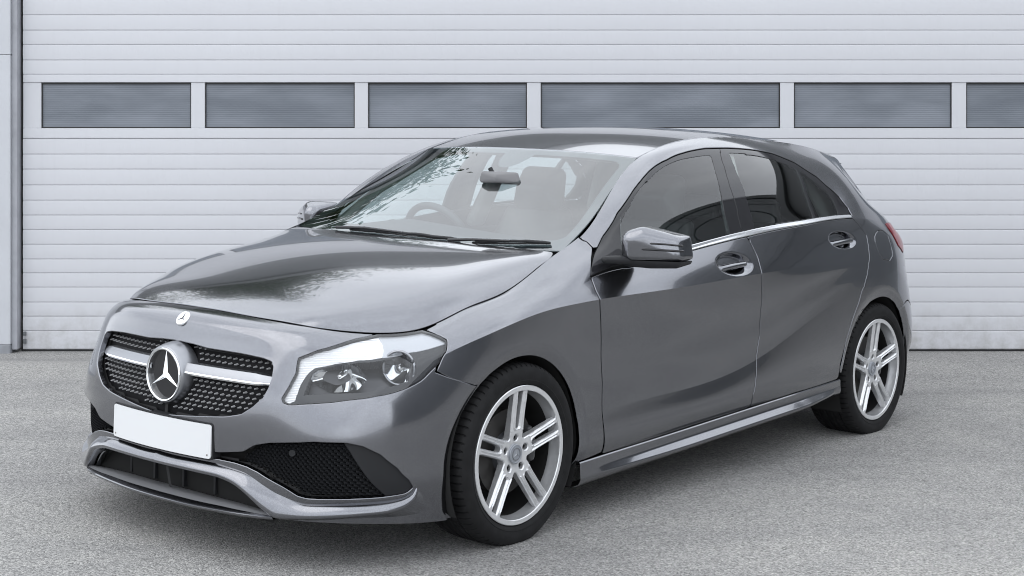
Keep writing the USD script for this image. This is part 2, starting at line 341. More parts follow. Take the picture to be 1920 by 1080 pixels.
ASPHALT = usdkit.material(stage, '/World/Looks/worn_asphalt', {
    'tc': ('texture_coordinate', {}), 'v': ('voronoi_texture', {'scale': 185.0, 'feature': 'f1', 'randomness': 1.0}), 'sc': ('separate_color', {}),
    'stone': ('rgb_ramp', {'ramp': [(0, (.123, .122, .119)), (.3, (.236, .234, .229)), (.7, (.316, .313, .304)), (.92, (.387, .380, .368)), (1, (.47, .46, .44))]}),
    'n1': ('noise_texture', {'scale': 90.0, 'detail': 5.0, 'roughness': .7}), 'g': ('rgb_ramp', {'ramp': [(0, (.55,) * 3), (.38, (.72,) * 3), (.55, (1.0,) * 3), (1, (1.12,) * 3)]}),
    'm2': ('mapping', {'scale': (.5, 1.0, 1.0)}), 'n2': ('noise_texture', {'scale': 1.1, 'detail': 8.0, 'roughness': .68, 'distortion': .6}), 's': ('rgb_ramp', {'ramp': [(0, (.62, .62, .635)), (.37, (.80, .80, .81)), (.5, (.97, .97, .97)), (.63, (1.09, 1.085, 1.07)), (1, (1.2, 1.19, 1.16))]}),
    'mu': ('mix_color', {'blend_type': 'multiply', 'fac': 1.0}), 'mv': ('mix_color', {'blend_type': 'multiply', 'fac': 1.0}),
    'inv': ('math', {'math_type': 'subtract', 'value1': 1.0}), 'hn': ('math', {'math_type': 'multiply_add', 'value2': .8}),
    'b': ('bump', {'distance': .005, 'strength': .6}), 'p': ('principled_bsdf', {'roughness': .82})},
    [('tc.object', 'v.vector'), ('v.color', 'sc.color'), ('sc.r', 'stone.fac'), ('tc.object', 'n1.vector'), ('n1.fac', 'g.fac'), ('tc.object', 'm2.vector'), ('m2.vector', 'n2.vector'), ('n2.fac', 's.fac'),
     ('stone.color', 'mu.a'), ('g.color', 'mu.b'), ('mu.result', 'mv.a'), ('s.color', 'mv.b'), ('mv.result', 'p.base_color'), ('v.distance', 'inv.value2'), ('n1.fac', 'hn.value1'), ('inv.value', 'hn.value3'), ('hn.value', 'b.height'), ('b.normal', 'p.normal')], surface='p.BSDF')
CLADDING = principled('dark_ribbed_cladding', (.145, .153, .162), .45, vary=(1.5, .15, 4))
FASCIA = principled('grey_metal_fascia', (.10, .105, .11), .45)
LEAF = usdkit.material(stage, '/World/Looks/tree_leaves', {
    'o': ('geometry', {}), 'r': ('rgb_ramp', {'ramp': [(0, (.022, .040, .016)), (.5, (.040, .066, .024)), (1, (.075, .105, .035))]}),
    'd': ('principled_bsdf', {'roughness': .55}), 't': ('translucent_bsdf', {}), 'x': ('mix_closure', {'fac': .25})},
    [('o.random_per_island', 'r.fac'), ('r.color', 'd.base_color'), ('r.color', 't.color'), ('d.BSDF', 'x.closure1'), ('t.BSDF', 'x.closure2')], surface='x.closure')
BARK = principled('tree_bark', (.06, .048, .036), .9, vary=(9, .3, 4))
# ---------------------------------------------------------------- the setting
DOOR_Y = 9.86
def ground_z(x, y):
    """The forecourt falls a little to the right and levels out along the garage door."""
    tilt = -.026 * np.tanh((x + .65) / 7.0) * 7.0
    k = np.clip((y - 8.75) / .9, 0, 1); k = k * k * (3 - 2 * k)
    return tilt * (1 - k) + -.034 * k
gx = np.concatenate([np.linspace(-90, -9, 18), np.linspace(-8, 8, 81), np.linspace(9, 90, 18)]); gy = np.concatenate([np.linspace(-70, -1, 24), np.linspace(0, 11, 89), np.linspace(12, 90, 18)])
GX, GY = np.meshgrid(gx, gy, indexing='ij')
put('ground', (np.stack([GX, GY, ground_z(GX, GY)], -1).reshape(-1, 3), grid_faces(*GX.shape)), ASPHALT, smooth=True, kind='structure')

def prism_x(profile, x0, x1):
    """A (y, z) outline extruded along x."""
    p = np.asarray(profile, float); k = len(p)
    if ((np.roll(p[:, 0], -1) * p[:, 1] - p[:, 0] * np.roll(p[:, 1], -1)).sum()) < 0: p = p[::-1]
    V = np.concatenate([np.c_[np.full(k, x0), p], np.c_[np.full(k, x1), p]]); F = []
    for i in range(k):
        j = (i + 1) % k; F += [(i, i + k, j + k), (i, j + k, j)]
    poly = trimesh.creation.triangulate_polygon(Polygon(p), engine='earcut')
    idx = cKDTree(p).query(poly[0])[1]; t = idx[np.asarray(poly[1])]
    F = np.concatenate([np.array(F), t, t[:, ::-1] + k])
    m = trimesh.Trimesh(V, F, process=False); m.fix_normals(); return m

DX0, DX1 = -3.0665, 4.55
door = xform('garage_door', loc=(0, DOOR_Y, 0), label='wide white sectional garage door with a row of ribbed grey windows behind the car', category='garage door')
ZS = [-.0205, .0946, .1848, .2738, .3674, .4577, .5447, .6356, .7286, .8199, .9125, 1.0095, 1.1078, 1.2018, 1.3018]
ZS2 = [1.7017, 1.793, 1.889, 1.9793, 2.0763, 2.174, 2.272]
for zs in (ZS, ZS2):
    for z0, z1 in zip(zs[:-1], zs[1:]):
        z0 += .0004; bow = .0025
        put('slat', prism_x([(.040, z0), (.0046, z0), (.0040, z0 + .0022), (.0017, z0 + .0052), (bow * .5, z0 + .011), (bow * .15, z0 + (z1 - z0) * .3), (0, z0 + (z1 - z0) * .55), (bow * .2, z1 - .012), (.0014, z1 - .0035), (.0040, z1 - .0006), (.040, z1 - .0006)], DX0, DX1), DOOR_WHITE, door, smooth=28)
WX = [(-2.9528, -2.0131), (-1.9262, -.9865), (-.9029, .0936), (.1806, 1.6821), (1.769, 2.7589), (2.8492, 4.3)]
WZ0, WZ1 = 1.3673, 1.6516
put('window_rail', tri(rbox((DX1 - DX0, .04, .0478), ((DX0 + DX1) / 2, .019, 1.6773), .003)), DOOR_WHITE, door)
put('window_rail', tri(rbox((DX1 - DX0, .04, .063), ((DX0 + DX1) / 2, .019, 1.3350), .003)), DOOR_WHITE, door)
edges = [DX0] + [e for w in WX for e in w] + [DX1]
for a, b in zip(edges[0::2], edges[1::2]):
    put('window_mullion', tri(rbox((b - a, .036, WZ1 - WZ0 + .002), ((a + b) / 2, .0205, (WZ0 + WZ1) / 2), .003)), DOOR_WHITE, door)
for a, b in WX:
    fr = trimesh.util.concatenate([tri(rbox(s, p, .0015)) for s, p in (((b - a, .012, .006), ((a + b) / 2, .015, WZ0 + .003)), ((b - a, .012, .009), ((a + b) / 2, .015, WZ1 - .0045)),
        ((.006, .012, WZ1 - WZ0 - .016), (a + .003, .015, (WZ0 + WZ1) / 2)), ((.006, .012, WZ1 - WZ0 - .016), (b - .003, .015, (WZ0 + WZ1) / 2)))])
    w = put('window', fr, RUBBER, door)
    g = trimesh.creation.box((b - a - .011, .008, WZ1 - WZ0 - .014)); g.apply_translation(((a + b) / 2, .0235, (WZ0 + WZ1) / 2 - .0015))
    put('pane', g, PANE, w, smooth=False)
put('bottom_seal', tri(rbox((DX1 - DX0, .03, .05), ((DX0 + DX1) / 2, .03, -.0465), .004)), RUBBER, door)
for z, s in ((.012, .03), (.06, .024)):
    put('roller_bracket', tri(rbox((.018, .02, s), (DX0 + .014, -.009, z + .02), .003)), FASCIA, door)

wall = xform('garage_wall', loc=(0, DOOR_Y, 0), label='pale grey wall panel with a dark gap at the left edge of the garage door', category='wall')
for z0, z1 in ((.02, 1.8225), (1.8245, 2.27)):
    put('wall_panel', tri(rbox((3.9, .10, z1 - z0), (-3.121 - 1.95, -.03, (z0 + z1) / 2), .004)), PIER_WHITE, wall)
put('corner_trim', tri(rbox((.034, .085, 2.29), (-3.1025, -.012, 1.13), .004)), principled('corner_trim_grey', (.30, .305, .33), .5, vary=(6, .15, 4)), wall)
put('door_track', tri(rbox((.017, .04, 2.31), (-3.0755, .045, 1.115), .003)), RUBBER, wall)
put('plinth', tri(rbox((3.9, .112, .075), (-3.121 - 1.95, -.03, -.019), .004)), principled('grey_plinth', (.25, .26, .28), .7, vary=(5, .2, 4)), wall)

block = xform('garage_building', loc=(0, DOOR_Y, 0), label='low garage building above and around the white sectional door', category='building')
put('lintel', tri(rbox((18.05, .3, .62), (1.975, .155, 2.584), .01)), FASCIA, block)
put('roof_edge', tri(rbox((18.1, .36, .12), (1.95, .13, 2.955), .01)), FASCIA, block)
put('side_wall', tri(rbox((.44, .3, 2.36), (4.782, .16, 1.09), .01)), PIER_WHITE, block)
put('yard_wall', tri(rbox((5.98, .28, 2.5), (8.0, .17, 1.02), .01)), CLADDING, block)
put('roof', tri(rbox((12.0, 4.6, .10), (-1.0, 2.6, 2.95), .01)), FASCIA, block)
put('rear_wall', tri(rbox((12.0, .2, 2.95), (-1.0, 4.8, 1.40), .01)), FASCIA, block)

# a dark ribbed hall across the yard to the right: the photograph shows it mirrored in the side windows and doors
HALL_X, HALL_H = HALL
hall = xform('industrial_hall', loc=(HALL_X, 9.0, -.25), label='dark hall with ribbed metal cladding, mirrored in the side windows of the car', category='building')
for k in range(int(HALL_H / .22)):
    put('cladding_board', tri(rbox((.06, 37, .208), (.0, 0, .11 + k * .22), .012)), CLADDING, hall)
put('hall_body', tri(rbox((9, 36.9, HALL_H - .02), (4.54, 0, HALL_H / 2), .02)), FASCIA, hall)
put('parapet', tri(rbox((.16, 37.1, .14), (.03, 0, HALL_H + .06), .01)), FASCIA, hall)

def tree(x, y, h, spread, seed, label, leaves=24000, group='trees mirrored in the car', crown_base=.28):
    r = np.random.default_rng(seed)
    t = xform('tree', loc=(x, y, -.1), label=label, category='tree', group=group)
    limbs = [tube(np.array([[0, 0, 0], [.05 * spread, 0, h * .2], [.02, .06 * spread, h * .45], [0, 0, h * .8]]), [h * .028, h * .024, h * .016, h * .004], 7)]
    tips = []
    for k in range(16):
        a = r.uniform(0, 6.28); z = h * r.uniform(crown_base, .75); L = spread * r.uniform(.45, .95) * (1.1 - z / h * .6); up = r.uniform(.1, .5) * L
        e = np.array([math.cos(a) * L, math.sin(a) * L, z + up]); limbs.append(tube(np.array([[0, 0, z * .92], e * [.45, .45, 0] + [0, 0, z + up * .3], e]), [h * .010, h * .006, h * .002], 5)); tips += [e, e * [.6, .6, 1], e * [.35, .35, 1.0]]
    for k in range(14): tips.append(np.array([r.normal(0, spread * .22), r.normal(0, spread * .22), h * r.uniform(.6, 1.0)]))
    put('trunk', trimesh.util.concatenate(limbs), BARK, t, smooth=True)
    c = np.array(tips)[r.integers(0, len(tips), leaves)] + r.normal(0, 1, (leaves, 3)) * [spread * .13, spread * .13, h * .045]
    s = r.uniform(.04, .085, leaves) * h / 8
    a1 = r.normal(0, 1, (leaves, 3)); a1 /= np.linalg.norm(a1, axis=1, keepdims=True); b1 = np.cross(a1, r.normal(0, 1, (leaves, 3))); b1 /= np.linalg.norm(b1, axis=1, keepdims=True)
    V = np.stack([c - a1 * s[:, None], c + b1 * (s * .55)[:, None], c + a1 * s[:, None], c - b1 * (s * .55)[:, None]], 1).reshape(-1, 3)
    q = np.arange(leaves)[:, None] * 4; put('crown', (V, np.concatenate([q + [0, 1, 2], q + [0, 2, 3]])), LEAF, t, smooth=False)
for k, args in enumerate(TREES): tree(*args[:4], 11 + k, args[4], *args[5:])
from scipy.interpolate import CubicSpline

# ---------------------------------------------------------------- car surfaces (car axes: x forward from the front axle, y to the car's left, z up)
SIDE = [  # one list per station from the nose round to the tail; rows from the sill up to the bonnet gap / roof edge
 [(.845,0,.16),(.863,0,.24),(.872,0,.33),(.876,0,.43),(.866,0,.53),(.846,0,.60),(.826,0,.64),(.808,0,.675),(.800,0,.705),(.793,0,.735),(.779,0,.757),(.750,0,.775),(.712,0,.785)],
 [(.837,.18,.16),(.855,.18,.24),(.864,.18,.33),(.868,.18,.43),(.858,.18,.53),(.838,.18,.60),(.819,.18,.64),(.801,.18,.675),(.793,.18,.704),(.786,.18,.733),(.772,.18,.755),(.744,.18,.772),(.708,.18,.782)],
 [(.815,.355,.16),(.83,.36,.24),(.838,.36,.33),(.842,.36,.43),(.832,.36,.53),(.813,.36,.60),(.797,.36,.64),(.783,.36,.672),(.775,.36,.700),(.768,.36,.727),(.754,.36,.748),(.725,.36,.765),(.690,.36,.773)],
 [(.775,.49,.155),(.79,.497,.24),(.798,.50,.33),(.80,.50,.43),(.79,.50,.53),(.772,.50,.595),(.760,.497,.635),(.75,.495,.667),(.741,.493,.693),(.729,.49,.718),(.711,.487,.738),(.683,.484,.755),(.648,.48,.763)],
 [(.685,.625,.15),(.705,.642,.24),(.715,.65,.33),(.714,.649,.43),(.697,.638,.53),(.677,.627,.595),(.667,.619,.632),(.657,.613,.66),(.648,.607,.682),(.637,.600,.703),(.622,.59,.722),(.601,.576,.738),(.577,.56,.750)],
 [(.575,.73,.145),(.59,.75,.24),(.60,.76,.33),(.60,.76,.43),(.59,.75,.53),(.575,.738,.59),(.56,.728,.625),(.548,.715,.65),(.535,.702,.672),(.522,.69,.693),(.507,.675,.712),(.49,.658,.728),(.47,.64,.741)],
 [(.43,.80,.135),(.445,.82,.24),(.45,.827,.33),(.45,.828,.43),(.44,.824,.53),(.405,.808,.66),(.40,.80,.68),(.393,.788,.697),(.386,.775,.712),(.378,.761,.725),(.37,.747,.737),(.36,.731,.746),(.35,.715,.754)],
 [(.21,.835,.125),(.205,.858,.24),(.2,.868,.36),(.2,.872,.48),(.2,.874,.62),(.2,.868,.735),(.197,.853,.752),(.193,.835,.766),(.19,.815,.778),(.185,.795,.788),(.18,.777,.796),(.173,.759,.803),(.165,.742,.808)],
 [(-0.08,0.84,0.14),(-0.08,0.862,0.25),(-0.08,0.874,0.4),(-0.08,0.878,0.55),(-0.08,0.88,0.67),(-0.08,0.879,0.79),(-0.08,0.864,0.808),(-0.08,0.848,0.822),(-0.08,0.83,0.834),(-0.08,0.81,0.844),(-0.08,0.79,0.852),(-0.08,0.768,0.859),(-0.085,0.745,0.864)],
 [(-0.28,0.8,0.155),(-0.28,0.866,0.235),(-0.28,0.872,0.4),(-0.28,0.873,0.54),(-0.28,0.873,0.68),(-0.28,0.88,0.805),(-0.28,0.868,0.828),(-0.28,0.856,0.848),(-0.28,0.842,0.865),(-0.28,0.822,0.884),(-0.283,0.8,0.903),(-0.288,0.775,0.92),(-0.335,0.722,0.958)],
 [(-0.46,0.8,0.16),(-0.46,0.868,0.238),(-0.46,0.871,0.395),(-0.46,0.87,0.52),(-0.46,0.872,0.67),(-0.46,0.884,0.812),(-0.46,0.861,0.853),(-0.46,0.836,0.888),(-0.465,0.829,0.905),(-0.475,0.81,0.935),(-0.49,0.78,0.965),(-0.515,0.742,0.995),(-0.54,0.7,1.028)],
 [(-0.75,0.8,0.17),(-0.75,0.872,0.252),(-0.75,0.876,0.405),(-0.75,0.874,0.53),(-0.75,0.877,0.67),(-0.75,0.888,0.816),(-0.75,0.858,0.87),(-0.75,0.827,0.92),(-0.75,0.82,0.943),(-0.75,0.8006,0.995),(-0.76,0.7724,1.06),(-0.775,0.7388,1.132),(-0.8,0.64,1.183)],
 [(-1.1,0.8,0.18),(-1.1,0.876,0.27),(-1.1,0.879,0.414),(-1.1,0.877,0.54),(-1.1,0.88,0.68),(-1.1,0.89,0.822),(-1.1,0.857,0.895),(-1.1,0.823,0.955),(-1.1,0.8145,0.98),(-1.1,0.7848,1.075),(-1.1,0.7325,1.19),(-1.11,0.6639,1.295),(-1.1,0.575,1.322)],
 [(-1.55,0.8,0.19),(-1.55,0.88,0.285),(-1.55,0.884,0.472),(-1.55,0.883,0.58),(-1.55,0.887,0.7),(-1.55,0.892,0.835),(-1.55,0.858,0.92),(-1.55,0.824,1),(-1.55,0.814,1.025),(-1.55,0.7851,1.11),(-1.55,0.7338,1.22),(-1.55,0.6454,1.345),(-1.55,0.565,1.398)],
 [(-2.05,0.8,0.2),(-2.05,0.88,0.292),(-2.05,0.888,0.615),(-2.05,0.889,0.69),(-2.05,0.89,0.765),(-2.05,0.889,0.845),(-2.05,0.86,0.94),(-2.05,0.828,1.022),(-2.05,0.814,1.045),(-2.05,0.7775,1.12),(-2.05,0.7298,1.21),(-2.05,0.6451,1.33),(-2.05,0.555,1.392)],
 [(-2.45,0.8,0.21),(-2.45,0.872,0.31),(-2.45,0.89,0.7),(-2.45,0.888,0.755),(-2.45,0.885,0.81),(-2.45,0.878,0.865),(-2.45,0.855,0.95),(-2.45,0.818,1.03),(-2.45,0.801,1.055),(-2.46,0.7686,1.105),(-2.47,0.722,1.18),(-2.47,0.645,1.278),(-2.5,0.535,1.365)],
 [(-2.75,.80,.22),(-2.75,.868,.33),(-2.75,.890,.72),(-2.75,.888,.77),(-2.75,.883,.825),(-2.75,.872,.88),(-2.75,.85,.95),(-2.75,.82,1.01),(-2.75,.80,1.04),(-2.75,.765,1.09),(-2.75,.708,1.16),(-2.75,.62,1.25),(-2.75,.51,1.335)],
 [(-2.95,.79,.23),(-2.95,.855,.33),(-2.95,.875,.68),(-2.95,.872,.75),(-2.95,.866,.81),(-2.95,.855,.87),(-2.95,.835,.93),(-2.95,.80,.98),(-2.95,.775,1.01),(-2.93,.72,1.06),(-2.91,.65,1.13),(-2.90,.57,1.215),(-2.95,.49,1.30)],
 [(-3.12,.76,.22),(-3.17,.80,.32),(-3.19,.81,.5),(-3.16,.80,.65),(-3.15,.785,.75),(-3.14,.775,.83),(-3.12,.76,.90),(-3.06,.73,.965),(-3.04,.71,.99),(-3.02,.67,1.04),(-3.0,.625,1.11),(-2.99,.565,1.19),(-3.03,.47,1.27)],
 [(-3.2,.66,.22),(-3.25,.68,.32),(-3.28,.69,.5),(-3.265,.68,.65),(-3.245,.67,.75),(-3.22,.66,.83),(-3.18,.645,.91),(-3.13,.62,.97),(-3.11,.605,1.0),(-3.085,.575,1.05),(-3.065,.54,1.11),(-3.05,.49,1.19),(-3.07,.43,1.27)],
 [(-3.26,.40,.22),(-3.30,.40,.32),(-3.325,.40,.5),(-3.31,.40,.65),(-3.29,.40,.75),(-3.26,.39,.83),(-3.22,.38,.91),(-3.17,.37,.97),(-3.15,.36,1.0),(-3.13,.35,1.05),(-3.11,.34,1.11),(-3.095,.32,1.19),(-3.10,.30,1.27)],
 [(-3.27,0,.22),(-3.31,0,.32),(-3.335,0,.5),(-3.32,0,.65),(-3.30,0,.75),(-3.27,0,.83),(-3.23,0,.91),(-3.18,0,.97),(-3.16,0,1.0),(-3.14,0,1.05),(-3.12,0,1.11),(-3.105,0,1.19),(-3.11,0,1.27)],
]
#            nose ............................ fender .. doors ................. tail
CREASE5 = [0,0,0,0,0,0,.3,1,1,1,1,1,1,.9,.35,0,0,0,0,0,0,0]
CREASE7 = [0,0,0,0,0,0,0,0,0,0,.6,1,1,1,1,.8,.2,0,0,0,0,0]
CREASE2 = [0,0,0,0,0,0,0,0,0,0,.1,.25,.35,.35,.3,.1,0,0,0,0,0,0]
SCREEN = [
 [(-.36,0,.952),(-.6,0,1.08),(-.83,0,1.213),(-1.055,0,1.33)],
 [(-.37,.25,.957),(-.607,.24,1.083),(-.835,.225,1.212),(-1.057,.21,1.329)],
 [(-.385,.50,.966),(-.60,.475,1.077),(-.84,.44,1.206),(-1.062,.41,1.323)],
 [(-.405,.715,.977),(-.625,.678,1.078),(-.85,.615,1.192),(-1.075,.573,1.312)]]
ROOF = [
 [(-1.055,0,1.33),(-1.3,0,1.395),(-1.6,0,1.428),(-2.0,0,1.432),(-2.4,0,1.412),(-2.8,0,1.366),(-3.14,0,1.315)],
 [(-1.06,.25,1.328),(-1.3,.25,1.391),(-1.6,.25,1.422),(-2.0,.25,1.425),(-2.4,.245,1.404),(-2.8,.23,1.359),(-3.13,.22,1.308)],
 [(-1.07,.46,1.320),(-1.3,.45,1.377),(-1.6,.45,1.410),(-2.0,.445,1.41),(-2.4,.43,1.388),(-2.8,.40,1.344),(-3.10,.38,1.295)],
 [(-1.08,.575,1.313),(-1.3,.567,1.366),(-1.6,.562,1.399),(-2.0,.554,1.393),(-2.4,.54,1.372),(-2.8,.50,1.327),(-3.03,.46,1.278)]]

GLASS_FIT = [(0.78978, 0, 0), (-0.40266, 0, 1), (-0.26571, 0, 2), (-1.97568, 0, 3), (-0.01141, 1, 0), (0.08546, 1, 1), (-0.31734, 1, 2), (-0.03758, 2, 0), (-0.21871, 2, 1)]
def glass_y(x, z): return sum(k * (x + 1.6) ** i * (z - 1.1) ** j for k, i, j in GLASS_FIT)

def chord(P, axis):
    d = np.linalg.norm(np.diff(P, axis=axis), axis=2).mean(1 - axis)
    return np.r_[0, np.cumsum(d)]

class Net:
    """A bicubic surface through a net of points P[station, row]; creases: {row: sharpness per station}. s, t run in knot numbers."""
    def __init__(self, P, creases=None):
        self.P = np.array(P, float); self.a = chord(self.P, 0); self.b = chord(self.P, 1); self.creases = creases or {}
        self.n, self.m = self.P.shape[:2]
        self.su = CubicSpline(self.a, self.P, axis=0, bc_type='natural')
        self.cw = {r: CubicSpline(self.a, np.array(w, float)) for r, w in self.creases.items()}
    def grid(self, s, t):
        """Points at knot numbers s (stations) x t (rows)."""
        sa = np.interp(s, np.arange(self.n), self.a); tb = np.interp(t, np.arange(self.m), self.b)
        Q = self.su(sa)
        out = CubicSpline(self.b, Q, axis=1, bc_type='natural')(tb)
        if self.creases:
            cut = [0, *sorted(self.creases), self.m - 1]
            sharp = np.empty_like(out)
            for i in range(len(cut) - 1):
                lo, hi = cut[i], cut[i + 1]
                k = (t >= lo - 1e-9) & (t <= hi + 1e-9)
                sharp[:, k] = CubicSpline(self.b[lo:hi + 1], Q[:, lo:hi + 1], axis=1, bc_type='natural')(tb[k])
            w = np.zeros(out.shape[:2])
            rows = sorted(self.creases)
            for r in rows:
                wr = np.clip(np.interp(s, np.arange(self.n), self.creases[r]), 0, 1)
                fall = np.clip(1 - np.abs(tb - self.b[r]) / .22, 0, 1); fall = fall * fall * (3 - 2 * fall)
                w = np.maximum(w, wr[:, None] * fall[None])
            out = out + (sharp - out) * w[..., None]
        return out
    def blocks(self, ds=.012, dt=.010):
        """Dense blocks between creases: (s, t, points, normals)."""
        ns = max(8, int(self.a[-1] / ds)); s = np.interp(np.linspace(0, self.a[-1], ns), self.a, np.arange(self.n))
        cut = [0, *sorted(self.creases), self.m - 1]
        for i in range(len(cut) - 1):
            lo, hi = cut[i], cut[i + 1]
            nt = max(5, int((self.b[hi] - self.b[lo]) / dt)); t = np.interp(np.linspace(self.b[lo], self.b[hi], nt), self.b, np.arange(self.m))
            p = self.grid(s, t)
            yield s, t, p, normals(p)

def normals(p):
    n = np.cross(np.gradient(p, axis=0), np.gradient(p, axis=1))
    l = np.linalg.norm(n, axis=2, keepdims=True)
    return n / np.maximum(l, 1e-12)

def hood_rows():
    """The bonnet: a crowned height field with steep flanks between the front gap and the cowl."""
    zc = CubicSpline([-.372, -.2, 0, .2, .45, .62, .712], [.976, .975, .958, .927, .875, .826, .785])
    k = np.linspace(4, 9, 21); e = np.array([Net(SIDE).grid(np.array([q]), np.array([12.0]))[0, 0] for q in k])   # the wings' upper edge
    e = e[np.argsort(e[:, 0])]
    ze = CubicSpline([-.372, *e[:, 0], .648, .69, .712], [.974, *e[:, 2], .736, .722, .713])
    ye = CubicSpline([-.372, *e[:, 0], .648, .712], [.700, *e[:, 1], .505, .455])
    xf = CubicSpline([0, .18, .36, .48, .56, .62], [.712, .708, .69, .648, .577, .50])
    rows = []
    for t in (0, .2, .38, .54, .68, .78, .85, .90, .94, .97, .99, 1.0):
        x1 = .65
        for _ in range(60): x1 = .6 * x1 + .4 * float(xf(t * ye(x1)))
        x = np.array([x1 + (-.372 - x1) * k for k in (0, .05, .12, .22, .34, .47, .60, .72, .82, .90, .96, 1.0)])
        y = t * ye(x); g = .45 * t ** 2 + .55 * t ** 15; z = zc(x) - (zc(x) - ze(x)) * g
        rows.append(list(zip(x, y, z)))
    return rows
HOOD = hood_rows()
